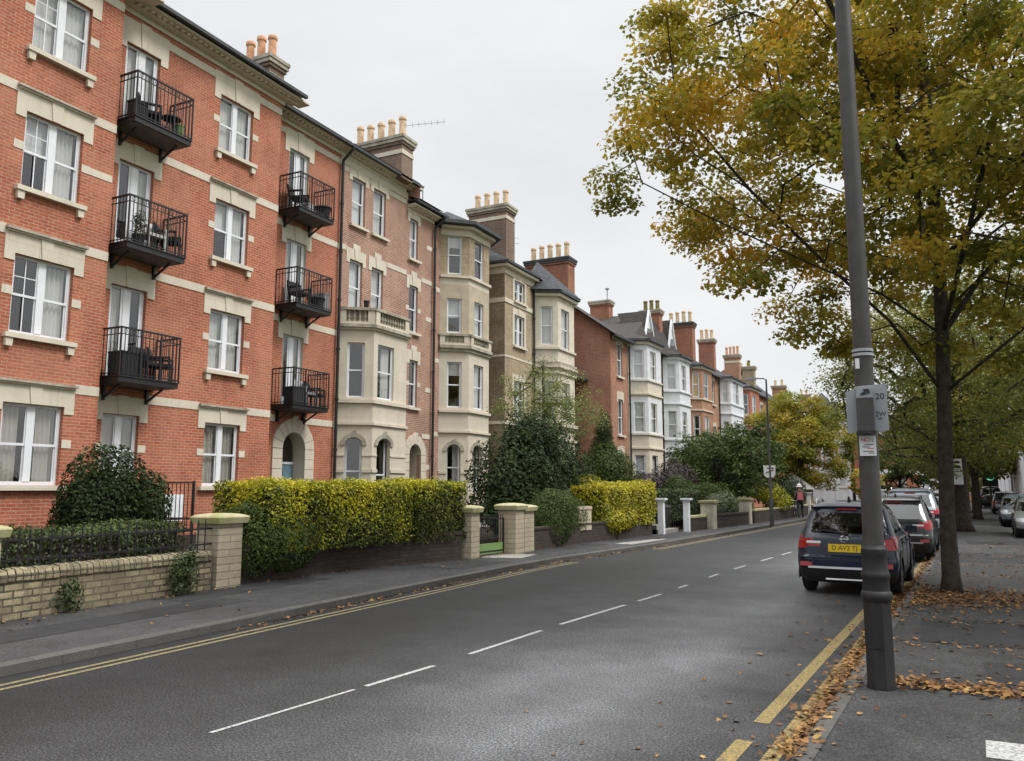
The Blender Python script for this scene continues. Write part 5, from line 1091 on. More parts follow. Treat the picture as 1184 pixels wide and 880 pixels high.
hedge('hedge', 'dark hedge with rounded top behind the mossy stone pillars', (-9.6, 37.5), (-8.6, 46), 1.6, .4, 1.95, 9000, .11, 'leaf_midgreen', lump=.14)
shrub('shrub', 'low spreading juniper beside the street light with its small sign', [((-7.6, 47, 1.6), (.9, 2.4, .5)), ((-7.4, 49, 1.1), (.8, 2.4, .6))], 5000, .12, 'leaf_hedge', cat='shrub')
shrub('bush', 'dark bush in front of the small garden building', [((-7.4, 54.2, 1.6), (.9, 2.4, 1.0))], 4000, .13, 'leaf_evergreen', 'bush')
# ------------------------------------------------------------------ trees
def tree(name, label, base, clumps, trunk, limbs, n_leaf, size, mat, crad=(.62, .3), bark='bark', cat='tree', group=None, rt=.17, shape='oval', nseg=8, kmin=.012, flare=1.5):
    """clumps: (N,3) spray centres. Twigs are grown from the nearest point of the skeleton; leaf sprays sit at their ends"""
    root = thing(name, label, cat, base, 0, group)
    nodes = [np.array(p, float) for p in trunk]; par = [-1] + list(range(len(trunk) - 1))
    for L in limbs:
        prev = int(np.argmin([np.linalg.norm(np.array(L[0]) - q) for q in nodes]))
        for p in L[1:]: nodes.append(np.array(p, float)); par.append(prev); prev = len(nodes) - 1
    tipw = {}
    order = np.argsort([np.linalg.norm(c - np.array(trunk[-1])) for c in clumps]); first = len(trunk) // 2
    for ci in order:
        c = clumps[ci]; Q = np.array(nodes); d = np.linalg.norm(Q[first:] - c, axis=1) + .55 * np.maximum(0, Q[first:, 2] - c[2]) ; j = int(np.argmin(d)) + first
        a = nodes[j]; L = np.linalg.norm(c - a); k = max(1, int(L / .55)); prev = j
        for i in range(1, k + 1):
            t = i / k; p = a + (c - a) * t + np.array([0, 0, .16 * L * math.sin(math.pi * t)]) + rng.normal(0, .05, 3) * (t < 1)
            nodes.append(p); par.append(prev); prev = len(nodes) - 1
        tipw[prev] = 1
    N = len(nodes); w = np.zeros(N); ch = [[] for _ in range(N)]
    for i in range(N):
        if par[i] >= 0: ch[par[i]].append(i)
    for i in range(N - 1, -1, -1):
        w[i] += tipw.get(i, 0) + (0 if ch[i] else .5)
        if par[i] >= 0: w[par[i]] += w[i]
    rad = np.maximum(kmin, rt * (w / w[0]) ** .46)
    for i in range(len(trunk)): rad[i] = rt * (1 - .25 * i / max(1, len(trunk) - 1)) * (flare if i == 0 else (1 + (flare - 1) * .3 if i == 1 else 1))
    m = MB(); mt = MB(); seen = set()
    for i in range(N):           # follow heaviest child to make continuous tubes
        if i in seen and i != 0: continue
        if par[i] >= 0 and i == max(ch[par[i]], key=lambda q: w[q]) and par[i] != -1 and i not in seen and par[i] in seen: pass
        path = [i]; seen.add(i)
        while ch[path[-1]]:
            nx = max(ch[path[-1]], key=lambda q: w[q])
            if nx in seen: break
            path.append(nx); seen.add(nx)
        pts = [nodes[q] for q in path]; rr = [rad[q] for q in path]
        if par[i] >= 0: pts = [nodes[par[i]]] + pts; rr = [min(rad[par[i]], rad[i] * 1.15)] + rr
        if len(pts) > 1: (mt if i == 0 else m).tube(pts, rr, nseg + 4 if i == 0 else (nseg if rr[0] > .04 else 5), bark, True)
    mt.build('trunk', root, smooth=True); m.build('limbs', root, smooth=True)
    per = max(8, n_leaf // len(clumps)); C = np.repeat(clumps, per, axis=0); n = len(C)
    g = rng.normal(0, 1, (n, 3)); g /= np.linalg.norm(g, axis=1)[:, None]; rr = rng.uniform(0, 1, n) ** .45
    sc = np.repeat(rng.uniform(.65, 1.3, len(clumps)), per)
    off = g * (rr * sc)[:, None] * np.array([crad[0], crad[0], crad[1]]); off[:, 2] -= .25 * (off[:, 0] ** 2 + off[:, 1] ** 2) / crad[0]
    P = C + off; Nn = np.tile((0, 0, .9), (n, 1)) + g * .5
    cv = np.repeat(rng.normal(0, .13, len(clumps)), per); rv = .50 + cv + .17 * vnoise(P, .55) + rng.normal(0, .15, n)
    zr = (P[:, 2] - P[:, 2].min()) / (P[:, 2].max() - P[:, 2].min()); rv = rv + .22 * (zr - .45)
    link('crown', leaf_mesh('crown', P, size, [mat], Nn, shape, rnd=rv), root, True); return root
def cloud(n, c, r, lo=.35, lump=.18, ls=.55, cut=None, mind=.5):
    pts = []; P, _ = ell_pts(n * 6, c, r, lo, lump, ls)
    rng.shuffle(P)
    for p in P:
        if cut and not cut(p): continue
        if pts and np.min(np.linalg.norm(np.array(pts) - p, axis=1)) < mind: continue
        pts.append(p)
        if len(pts) >= n: break
    return np.array(pts)
def cutmain(p): return p[2] > 3.9 + .56 * max(0., -1.0 - p[0]) + .15 * max(0., .4 - p[0]) and p[1] > 9.6 and p[0] > -4.7 + .32 * max(0, p[2] - 8.5)
C1 = cloud(450, (1.1, 15.3, 8.4), (5.7, 5.7, 5.4), .22, .11, .6, cutmain, .54)
C1 = np.concatenate([C1, np.array([(-3.9, 13.6, 10.3), (-3.3, 13.4, 10.9), (-4.2, 13.8, 9.3), (-5.1, 14.6, 7.9), (-5.0, 14.6, 7.4), (-2.6, 14.2, 5.6), (-1.4, 14.6, 4.6)])])
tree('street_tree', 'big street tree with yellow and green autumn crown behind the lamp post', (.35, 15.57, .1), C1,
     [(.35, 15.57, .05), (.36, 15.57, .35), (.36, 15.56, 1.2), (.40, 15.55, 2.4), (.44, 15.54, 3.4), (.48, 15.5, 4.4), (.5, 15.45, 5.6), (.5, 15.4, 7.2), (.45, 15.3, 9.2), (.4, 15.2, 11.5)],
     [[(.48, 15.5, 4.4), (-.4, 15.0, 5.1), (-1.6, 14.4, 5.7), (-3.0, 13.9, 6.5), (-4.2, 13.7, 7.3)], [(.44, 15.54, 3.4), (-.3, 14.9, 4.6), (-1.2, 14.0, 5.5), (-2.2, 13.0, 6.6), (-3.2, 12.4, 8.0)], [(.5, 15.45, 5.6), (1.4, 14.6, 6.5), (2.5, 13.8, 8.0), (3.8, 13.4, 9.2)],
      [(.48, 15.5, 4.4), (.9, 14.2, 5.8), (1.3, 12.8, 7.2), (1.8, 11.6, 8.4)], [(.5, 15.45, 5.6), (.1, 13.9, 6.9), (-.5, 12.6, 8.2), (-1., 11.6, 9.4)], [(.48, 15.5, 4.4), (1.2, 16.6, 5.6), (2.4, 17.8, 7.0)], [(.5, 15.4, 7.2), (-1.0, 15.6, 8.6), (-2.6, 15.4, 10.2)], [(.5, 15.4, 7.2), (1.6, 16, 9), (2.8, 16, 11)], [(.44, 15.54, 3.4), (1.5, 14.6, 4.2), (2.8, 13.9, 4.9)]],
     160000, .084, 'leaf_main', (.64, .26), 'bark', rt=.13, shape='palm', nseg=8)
def rowtree(label, x, y, r, zt, zb, n, size, mat='leaf_rowtree', rt=.24, k=150, group='trees along the right pavement', lean=0, bark='bark', name='street_tree', tr=None):
    zc = (zt + zb) / 2; C = cloud(k, (x, y, zc), (r, r, (zt - zb) / 2), .3, .16, .5, None, r * .13)
    z1 = max(zb + .3, 2.2 if tr is None else tr)
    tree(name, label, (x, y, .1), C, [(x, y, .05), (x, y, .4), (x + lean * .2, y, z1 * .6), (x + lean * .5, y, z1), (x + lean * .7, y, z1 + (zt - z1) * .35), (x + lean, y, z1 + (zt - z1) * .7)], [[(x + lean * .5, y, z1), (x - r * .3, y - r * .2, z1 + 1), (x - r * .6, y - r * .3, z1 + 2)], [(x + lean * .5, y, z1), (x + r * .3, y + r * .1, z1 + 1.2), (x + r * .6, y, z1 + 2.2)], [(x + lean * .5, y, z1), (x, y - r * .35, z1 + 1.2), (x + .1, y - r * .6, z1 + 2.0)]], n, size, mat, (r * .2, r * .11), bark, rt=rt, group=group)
rowtree('street tree with thick dark trunk carrying the parking sign', 1.42, 37.6, 5.2, 11.5, 2.9, 52000, .13, rt=.32, k=240)
rowtree('street tree with mossy trunk far along the right pavement', 2.75, 53, 4.6, 10.5, 2.7, 12000, .28, rt=.22)
rowtree('slim street tree near the green traffic light', 3.3, 66, 4.5, 10, 2.8, 8000, .34, rt=.18, k=110)
rowtree('street tree farthest along the right pavement', 4.4, 84, 4.6, 9.5, 2.6, 7000, .4, rt=.18, k=100)
rowtree('tree over the service road by the pale building', 6.2, 47, 3.2, 11.5, 5.2, 9000, .24, rt=.16, k=120, group=None, name='broadleaf_tree', tr=4.)
rowtree('golden yellow autumn tree on the left side of the far street', -7.6, 62, 3.8, 8.7, 1.8, 48000, .16, 'leaf_yellowtree', rt=.17, k=200, group=None, name='autumn_tree', tr=2.0)
rowtree('large dark green garden tree beyond the mossy stone pillars', -9.9, 45.5, 3.1, 5.1, .9, 17000, .17, 'leaf_midgreen', rt=.16, k=170, group=None, name='garden_tree', tr=1.3)
rowtree('dark green tree behind the large garden tree, left of the golden tree', -10.6, 54, 3.2, 6.2, 1.2, 10000, .22, 'leaf_midgreen', rt=.16, k=120, group=None, name='garden_tree', tr=1.5)
C6 = cloud(75, (-13.4, 30.6, 5.2), (1.5, 3.3, 1.5), .1, .2, .8, None, .42)
tree('sapling_tree', 'slender pale green young tree with open feathery crown above the big dark bush', (-13.5, 29.8, .1), np.concatenate([C6, np.array([(-13.5, 29.9, 7.0), (-13.4, 30.3, 6.7), (-13.5, 29.5, 6.4)])]), [(-13.5, 29.8, .05), (-13.5, 29.8, .5), (-13.5, 29.85, 2.5), (-13.5, 29.9, 4.2), (-13.5, 29.95, 5.5), (-13.5, 29.9, 6.8)], [], 10500, .085, 'leaf_sapling', (.7, .34), 'bark_mossy', rt=.075, kmin=.008, flare=1.2)
rowtree('dark round tree behind the lamp post at the far end of the road', -1.9, 92, 3.0, 6.6, 1.6, 5000, .3, 'leaf_midgreen', rt=.16, k=80, group=None, name='roadside_tree', tr=1.8)
rowtree('rusty autumn tree at the end of the street under the street tree crowns', 4.2, 128, 5.5, 8, 1.2, 6000, .5, 'leaf_yellowtree', rt=.22, k=90, group=None, name='autumn_tree', tr=1.8)
rowtree('grey green tree closing the street right of the rusty autumn tree', 9.5, 118, 5, 9, 1., 6000, .5, 'leaf_rowtree', rt=.22, k=90, group=None, name='roadside_tree', tr=1.8)
rowtree('small yellowing tree in front of the far red brick house', -5.6, 105, 2.0, 4.6, 1., 3000, .3, 'leaf_yellowtree', rt=.1, k=50, group=None, name='autumn_tree', tr=1.3)
# ------------------------------------------------------------------ fallen leaves
Ps = []
def scat(n, f): Ps.append(np.array([f() for _ in range(n)]))
U = random.uniform; G_ = random.gauss
def kerbside():
    y = 3 + 34 * U(0, 1) ** 1.15; o = G_(-.03, .075); x = RK(y) + o; return (x, y, (PZ + .012) if o > .02 else .012 + abs(G_(0, .012)))
scat(3000, kerbside)
def dense():
    y = U(6, 17); o = -abs(G_(0, .1)); return (RK(y) + o, y, .012 + U(0, .04))
scat(1500, dense)
scat(1500, lambda: ((lambda y: (RK(y) + .15 + abs(G_(0, .9)), y, PZ + .012 + U(0, .02)))(G_(14.7, .8))))
scat(900, lambda: ((lambda y: (min(2.5, RK(y) + U(.1, 3.1)), y, PZ + .012))(G_(15.2, .55))))
scat(260, lambda: ((lambda y: (RK(y) + U(.3, 2.9), y, PZ + .012))(G_(8.35, .16))))
scat(420, lambda: ((lambda y: (RK(y) + U(.3, 1.7), y, PZ + .014 + U(0, .02)))(G_(8.1, .1))))
scat(450, lambda: ((lambda y: (RK(y) + U(.2, 3), y, PZ + .012))(U(6.5, 30))))
scat(500, lambda: ((lambda y: (RK(y) + U(.2, 3.2), y, PZ + .012))(random.choice([10.3, 12.3, 18.5, 21, 24]) + G_(0, .2))))
scat(150, lambda: ((lambda y: (RK(y) - abs(G_(.3, .6)), y, .013))(U(4, 15))))
scat(200, lambda: ((lambda y: (LW(y) + abs(G_(.05, .1)), y, PZ + .012))(U(5, 22))))
scat(120, lambda: ((lambda y: (U(LW(y), LK(y)), y, PZ + .012))(U(5, 32))))
scat(700, lambda: ((lambda y: (LK(y) + abs(G_(.06, .07)), y, .013))(U(8, 34))))
Pl_ = np.concatenate(Ps); k = rng.random(len(Pl_))
o = link('fallen_leaves', leaf_mesh('fallen_leaves', Pl_, np.where(k < .8, .042, .062), ['leaf_fallen'], None, 'maple', tilt=.5)); tag(o, 'brown and yellow fallen leaves along the kerbs and across the right pavement', None, None, 'stuff')
# ------------------------------------------------------------------ cars
def car(label, x, y, rz, L=4.1, W=1.68, H=1.58, paint='paint_navy', suv=True, face='rear', plate=None, group='cars parked along the right kerb', name='parked_car', detail=True, hatch=.42, roofpaint=None):
    t = thing(name, label, 'car', (x, y, 0), rz, group); hw = W / 2; b = .70 if suv else .66
    # rings: z, half width, rear y, front y, rear corner radius, front radius, bulge
    zs = H / 1.58
    rings = [(.22, hw * .90, .16, L - .2, .25, .4, .05), (.32, hw * .97, .05, L - .06, .25, .45, .06), (.44, hw * .99, .01, L, .25, .5, .07), (.55, hw, 0, L, .25, .5, .07), (.64, hw, .0, L - .01, .25, .5, .07), (.68, hw * .995, .045, L - .03, .24, .5, .07),
             (.78, hw, .05, L - .08, .26, .5, .07), (.82, hw * .995, .053, L - .12, .27, .5, .07), (.87, hw * .988, .058, L - .18, .28, .5, .07), (.91, hw * .98, .064, L - .34, .28, .5, .07), (.95, hw * .97, .075, L - .55, .28, .5, .07), (1.0, hw * .945, .10, L - 1.05, .28, .42, .07), (1.04, hw * .925, .13, L - 1.18, .26, .4, .07),
             (1.20, hw * .865, .13 + hatch * .34, L - 1.52, .24, .36, .07), (1.38, hw * .795, .13 + hatch * .78, L - 1.95, .22, .34, .07), (1.44, hw * .77, .13 + hatch * .86, L - 2.1, .22, .34, .06), (1.49, hw * .73, .13 + hatch * .82, L - 2.25, .22, .34, .05), (1.545, hw * .64, .13 + hatch * 1.1, L - 2.42, .2, .3, .04), (1.575, hw * .46, .13 + hatch * 1.9, L - 2.75, .18, .26, .02), (1.585, hw * .2, .13 + hatch * 2.8, L - 3.0, .1, .1, .0)]
    rings = [(z * zs, *r) for z, *r in rings]
    NR, NC, NS = 5, 4, 22
    def half(z, w, yr, yf, rr, rf, bl):
        p = []
        for i in range(NR): k = i / (NR - 1); X = k * (w - rr); p.append((X, yr + bl * (X / w) ** 2))
        y0 = p[-1][1]
        for i in range(1, NC + 1): a = i / NC * math.pi / 2; p.append((w - rr + rr * math.sin(a), y0 + rr * (1 - math.cos(a))))
        ya = p[-1][1]; yb = yf - rf
        for i in range(1, NS + 1): k = i / NS; p.append((w * (1 - .035 * max(0, (k - .55) / .45) ** 2), ya + (yb - ya) * k))
        w2 = p[-1][0]
        for i in range(1, NC + 1): a = i / NC * math.pi / 2; p.append((w2 - rf * (1 - math.cos(a)), yb + rf * math.sin(a)))
        x3 = p[-1][0]; y3 = p[-1][1]
        for i in range(1, NR): k = i / (NR - 1); p.append((x3 * (1 - k), y3 + .06 * (1 - (1 - k) ** 2)))
        return p
    V = []; n = None
    for r in rings:
        h = half(*r); full = h + [(-a, b_) for a, b_ in h[-2:0:-1]]; n = len(full); V += [(a, b_, r[0]) for a, b_ in full]
    nh = len(half(*rings[0])) - 1
    wr = .315 if suv else .29; axles = (.78, L - .82)
    parts = {k: MB() for k in ('body', 'rear_window', 'sw_r', 'sw_l', 'windscreen', 'bumper', 'tl_r', 'tl_l', 'rl_r', 'rl_l', 'hl_r', 'hl_l', 'roofp')}
    def cat(i, c):
        hc = c if c < nh else n - 1 - c; right = c < nh; z = (rings[i][0] + rings[i + 1][0]) / 2 / zs
        if hc >= NR - 1 + NC and hc < NR - 1 + NC + NS and z < .66:
            vy = np.mean([V[i * n + c][1], V[i * n + (c + 1) % n][1]])
            if any((vy - a) ** 2 + (z * zs - wr) ** 2 < (wr + .06) ** 2 for a in axles): return None
        if i in (12, 13):
            if hc <= NR - 1 + 0: return 'rear_window'
            if hc <= NR - 1 + 2: return 'body'
            if NR - 1 + NC + 1 <= hc < NR - 1 + NC + NS - 2 and hc not in (NR - 1 + NC + 7, NR - 1 + NC + 14): return 'sw_r' if right else 'sw_l'
            if hc >= NR - 1 + NC + NS + 1: return 'windscreen'
            return 'body'
        if (i in (7, 8) and NR - 2 <= hc <= NR + 2) or (i == 9 and NR - 1 <= hc <= NR + 5) or (i == 10 and NR + 1 <= hc <= NR + 6) or (i == 6 and NR <= hc <= NR + 1): return ('rl_r' if right else 'rl_l') if (i == 8 and hc <= NR - 1) else ('tl_r' if right else 'tl_l')
        if i in (5, 6) and NR - 1 + NC + NS <= hc <= NR - 1 + NC + NS + NC: return 'hl_r' if right else 'hl_l'
        if z < .46: return 'bumper'
        if suv and z < .56 and (hc < NR + NC - 2): return 'body'
        if i >= 15 and roofpaint: return 'roofp'
        return 'body'
    matof = {'body': paint, 'rear_window': 'car_glass', 'sw_r': 'car_glass', 'sw_l': 'car_glass', 'windscreen': 'car_glass', 'bumper': 'trim_black', 'tl_r': 'tail_red', 'tl_l': 'tail_red', 'rl_r': 'lamp_clear', 'rl_l': 'lamp_clear', 'hl_r': 'lamp_clear', 'hl_l': 'lamp_clear', 'roofp': roofpaint or paint}
    idx = {k: {} for k in parts}
    for i in range(len(rings) - 1):
        for c in range(n):
            k = cat(i, c)
            if not k: continue
            q = (i * n + c, i * n + (c + 1) % n, (i + 1) * n + (c + 1) % n, (i + 1) * n + c); mp = idx[k]; P = parts[k]
            ids = []
            for v in q:
                if v not in mp: mp[v] = len(P.v); P.v.append(V[v])
                ids.append(mp[v])
            P.f.append(tuple(ids)); P.m.append(P.mi(matof[k]))
    top = (len(rings) - 1) * n; P = parts['roofp' if roofpaint else 'body']; bi = len(P.v); P.v += V[top:top + n]; P.f.append(tuple(range(bi, bi + n))); P.m.append(P.mi(roofpaint or paint))
    und = parts['bumper']; und.box(-hw + .3, hw - .3, .3, L - .3, .2, .5 * zs, 'trim_black'); und.box(-hw + .3, hw - .3, .9, L - 1.5, .5 * zs, .78 * zs, 'trim_black')
    # seats seen through the glass
    for sx in (-.36, .36):
        und.hexa([(sx - .24, 1.55, .6), (sx + .24, 1.55, .6), (sx + .24, 1.75, .6), (sx - .24, 1.75, .6), (sx - .22, 1.35, 1.14 * zs), (sx + .22, 1.35, 1.14 * zs), (sx + .22, 1.46, 1.14 * zs), (sx - .22, 1.46, 1.14 * zs)], 'trim_black'); und.box(sx - .12, sx + .12, 1.36, 1.43, 1.16 * zs, 1.30 * zs, 'trim_black')
        und.hexa([(sx - .3, .75, .6), (sx + .3, .75, .6), (sx + .3, .95, .6), (sx - .3, .95, .6), (sx - .27, .62, 1.08 * zs), (sx + .27, .62, 1.08 * zs), (sx + .27, .72, 1.08 * zs), (sx - .27, .72, 1.08 * zs)], 'trim_black')
    bo = None
    for k, nm in (('body', 'body'), ('bumper', 'bumper'), ('roofp', 'roof'), ('rear_window', 'rear_window'), ('sw_r', 'side_window'), ('sw_l', 'side_window'), ('windscreen', 'windscreen'), ('tl_r', 'tail_light'), ('tl_l', 'tail_light'), ('rl_r', 'reversing_light'), ('rl_l', 'reversing_light'), ('hl_r', 'headlight'), ('hl_l', 'headlight')):
        o = parts[k].build(nm, t, True, 38, world=False)
    for ay in axles:
        for s in (-1, 1):
            wl = thing('wheel', None, None); wl.parent = t; wl.location = (s * (hw - .11), ay, wr)
            mt = MB(); w = .20; N_ = 28
            prof = [(.62, -w / 2 * .8), (.88, -w / 2), (.97, -w / 2 * .85), (1., -w / 4), (1., w / 4), (.97, w / 2 * .85), (.88, w / 2), (.62, w / 2 * .8)]
            vs = [(o_, wr * q * math.cos(6.2832 * k / N_), wr * q * math.sin(6.2832 * k / N_)) for q, o_ in prof for k in range(N_)]
            mt.add(vs, [(i * N_ + k, i * N_ + (k + 1) % N_, (i + 1) * N_ + (k + 1) % N_, (i + 1) * N_ + k) for i in range(len(prof) - 1) for k in range(N_)], 'tyre'); mt.build('tyre', wl, True, 40, world=False)
            mr = MB(); q = s * w / 2 * .7
            ring = [(q, .62 * wr), (q + s * .01, .56 * wr), (q - s * .03, .52 * wr)]
            vs = [(o_, r_ * math.cos(6.2832 * k / N_), r_ * math.sin(6.2832 * k / N_)) for o_, r_ in ring for k in range(N_)]
            mr.add(vs, [(i * N_ + k, i * N_ + (k + 1) % N_, (i + 1) * N_ + (k + 1) % N_, (i + 1) * N_ + k) for i in range(2) for k in range(N_)], 'rim_metal')
            for k in range(5):
                a = 6.2832 * k / 5 + .3; mr.bar((q, .05 * math.cos(a), .05 * math.sin(a)), (q - s * .005, wr * .56 * math.cos(a), wr * .56 * math.sin(a)), .055, 'rim_metal')
            mr.add([(q - s * .05, .55 * wr * math.cos(6.2832 * k / N_), .55 * wr * math.sin(6.2832 * k / N_)) for k in range(N_)], [tuple(range(N_))], 'trim_black'); mr.build('rim', wl, world=False)
            ar_ = MB(); R0, R1 = wr + .015, wr + .115; ang = [math.pi * (-.06 + 1.12 * k / 20) for k in range(21)]; xo = s * (hw + .012) ; xi = s * (hw - .14)
            for a0, a1 in zip(ang, ang[1:]):
                f = lambda r_, a, X: (X, ay + r_ * math.cos(a), max(.2, wr + r_ * math.sin(a)))
                ar_.q(f(R0, a0, xo), f(R0, a1, xo), f(R1, a1, xo - s * .004), f(R1, a0, xo - s * .004), 'trim_black' if suv else paint); ar_.q(f(R0, a0, xo), f(R0, a1, xo), f(R0, a1, xi), f(R0, a0, xi), 'trim_black')
            ar_.build('wheel_arch', t, True, 40, world=False)
    for s in (-1, 1):
        mm = MB(); mm.hexa([(s * (hw - .06), L - 1.5, .98 * zs), (s * (hw + .16), L - 1.47, .98 * zs), (s * (hw + .16), L - 1.40, .98 * zs), (s * (hw - .06), L - 1.36, .98 * zs), (s * (hw - .04), L - 1.5, 1.10 * zs), (s * (hw + .15), L - 1.47, 1.10 * zs), (s * (hw + .15), L - 1.41, 1.09 * zs), (s * (hw - .04), L - 1.38, 1.08 * zs)], paint); mm.build('mirror', t, world=False)
    if not detail: return t
    def strip_(z, w0, w1, yoff, h, mat, nm, N_=12):
        m = MB(); r0 = min(range(len(rings) - 1), key=lambda i: abs(rings[i][0] - z)); yr, bl = rings[r0][2], rings[r0][6]
        for i in range(N_):
            xa = w0 + (w1 - w0) * i / N_; xb = w0 + (w1 - w0) * (i + 1) / N_; ya = yr + bl * (xa / hw) ** 2 - yoff; yb = yr + bl * (xb / hw) ** 2 - yoff
            m.hexa([(xa, ya, z), (xb, yb, z), (xb, yb + yoff + .02, z), (xa, ya + yoff + .02, z), (xa, ya + .012, z + h), (xb, yb + .012, z + h), (xb, yb + yoff + .02, z + h), (xa, ya + yoff + .02, z + h)], mat)
        return m.build(nm, t, True, 40, world=False)
    strip_(.455 * zs, -hw * .74, hw * .74, .03, .035, 'rim_metal', 'bumper_trim'); strip_(.27 * zs, -hw * .4, hw * .4, .02, .022, 'rim_metal', 'exhaust_trim')
    for s in (-1, 1): strip_(.485 * zs, s * hw * .78 - .1, s * hw * .78 + .1, .02, .075, 'tail_red', 'reflector', 4)
    strip_(.60 * zs, -hw * .80, hw * .80, .006, .012, 'trim_black', 'hatch_seam')
    sp = MB(); yy = .13 + hatch * .80; sp.hexa([(-hw * .72, yy + .06, 1.45 * zs), (hw * .72, yy + .06, 1.45 * zs), (hw * .68, yy + .5, 1.52 * zs), (-hw * .68, yy + .5, 1.52 * zs), (-hw * .70, yy + .02, 1.485 * zs), (hw * .70, yy + .02, 1.485 * zs), (hw * .6, yy + .55, 1.555 * zs), (-hw * .6, yy + .55, 1.555 * zs)], roofpaint or paint); so_ = sp.build('spoiler', t, world=False)
    bl_ = MB(); bl_.box(-.16, .16, yy - .005, yy + .05, 1.43 * zs, 1.455 * zs, 'tail_red'); bl_.build('brake_light', t, world=False)
    wi = MB(); wi.bar((-.02, .12, 1.05 * zs), (-.42, .16, 1.10 * zs), .022, 'trim_black'); wi.box(-.05, .05, .07, .14, 1.02 * zs, 1.07 * zs, 'trim_black'); wi.build('wiper', t, world=False)
    for s in (-1, 1):
        rr_ = MB(); rr_.tube([(s * hw * .66, .75, 1.53 * zs), (s * hw * .67, .85, 1.60 * zs), (s * hw * .67, L - 2.6, 1.60 * zs), (s * hw * .66, L - 2.45, 1.53 * zs)], .018, 6, 'chrome' if suv else 'trim_black'); rr_.build('roof_rail', t, True, world=False)
    an = MB(); an.hexa([(-.025, .85, 1.575 * zs), (.025, .85, 1.575 * zs), (.025, 1.02, 1.58 * zs), (-.025, 1.02, 1.58 * zs), (-.008, .84, 1.66 * zs), (.008, .84, 1.66 * zs), (.01, .9, 1.66 * zs), (-.01, .9, 1.66 * zs)], 'trim_black'); an.build('aerial', t, world=False)
    if plate:
        pl = MB(); yp = .045; pl.box(-.26, .26, yp - .02, yp + .02, .735 * zs, .735 * zs + .13, 'plate_yellow'); po = pl.build('number_plate', t, world=False)
        text_mesh('lettering', plate, .105, 'ink_black', frameM((0, yp - .021, .735 * zs + .066), (1, 0, 0), (0, 0, 1)), po)
        rc = MB(); rc.box(-.36, .36, yp - .012, yp + .03, .70 * zs, .90 * zs, paint); rc.box(-.3, .3, yp - .028, yp + .0, .885 * zs, .905 * zs, 'chrome') if False else None
        bg = MB(); N_ = 20; bg.tube([(.058 * math.cos(6.2832 * k / N_), .045, .952 * zs + .05 * math.sin(6.2832 * k / N_)) for k in range(N_ + 1)], .011, 6, 'chrome', False); bg.box(-.075, .075, .033, .055, .94 * zs, .964 * zs, 'chrome'); bg.build('badge', t, True, 40, world=False)
    for s in (-1, 1):
        hd = MB()
        for yy in (1.32, 2.2): hd.box(min(s * hw * .985, s * (hw + .02)), max(s * hw * .985, s * (hw + .02)), yy, yy + .17, .84 * zs, .865 * zs, paint)
        hd.build('door_handle', t, world=False)
        hs_ = MB()
        for yy in (1.12, 1.98, 2.86): hs_.box(min(s * hw * .97, s * (hw + .003)), max(s * hw * .97, s * (hw + .003)), yy, yy + .008, .45 * zs, .93 * zs, 'trim_black')
        hs_.build('door_seam', t, world=False)
    return t
SY = -math.atan(.056)
car('dark navy SUV parked behind the lamp post with yellow rear number plate', -1.22, 15.0, SY, 4.05, 1.62, 1.58, 'paint_navy', plate='D AV3 TJ', roofpaint='paint_navy')
car('dark grey hatchback parked in front of the navy SUV', -.66, 22.6, SY, 4.1, 1.7, 1.60, 'paint_graphite', suv=False)
car('tall silver grey car parked third in the kerbside row', -.38, 30.6, SY, 4.4, 1.78, 1.82, 'paint_bluegrey', suv=True)
car('white car parked fourth in the kerbside row', .1, 38.6, SY, 4.0, 1.7, 1.5, 'paint_white', suv=False, detail=False)
car('black car parked farthest in the kerbside row', .62, 48, SY, 4.0, 1.7, 1.55, 'paint_black', suv=False, detail=False)
GR = 'cars on the service road at the right'
car('black car with red tail lights facing away on the service road', 5.25, 66, SY, 4.2, 1.8, 1.6, 'paint_black', group=GR)
car('blue grey estate car facing the camera on the service road, middle of three', 4.25, 47.4, math.pi + SY, 4.3, 1.75, 1.55, 'paint_bluegrey', suv=False, group=GR)
car('silver car with dark front wheel cut off by the right edge of the photo', 3.98, 37.9, math.pi + SY, 4.2, 1.75, 1.5, 'paint_silver', suv=False, group=GR)
car('black van like car standing at the far end of the service road', 5.5, 84, SY, 4.4, 1.85, 2.0, 'paint_black', group=GR, detail=False)
car('dark car with roof bars driving far off beyond the navy SUV', -3.0, 66, SY, 4.3, 1.8, 1.75, 'paint_black', group=None, name='moving_car')
# ------------------------------------------------------------------ lamp post with notices
lp = thing('lamp_post', 'tall dark steel lamp post with ringed base, signs and paper notice', 'lamp post', (-.4, 7.89, PZ)); X, Y = -.4, 7.89
m = MB(); m.lathe(X, Y, [(.124, .05), (.124, .14), (.119, .16), (.117, .83)], 8, 'pole_base', rot=.39); m.lathe(X, Y, [(.108, .82), (.122, .85), (.130, .88), (.124, .91), (.111, .925), (.108, 1.02), (.115, 1.035), (.118, 1.06), (.111, 1.08), (.105, 1.095), (.102, 1.22), (.110, 1.24), (.107, 1.28), (.095, 1.295), (.088, 1.31)], 24, 'pole_base'); m.build('base', lp, True, 32)
m = MB(); m.lathe(X, Y, [(.086, 1.305), (.084, 2.2), (.080, 3.0), (.075, 4.5), (.070, 6.5), (.066, 9.0), (.05, 9.1)], 18, 'pole_metal'); m.build('shaft', lp, True, 40)
m = MB(); m.box(X - .045, X + .045, Y - .118, Y - .06, .45, .74, 'pole_base'); m.build('door_panel', lp)
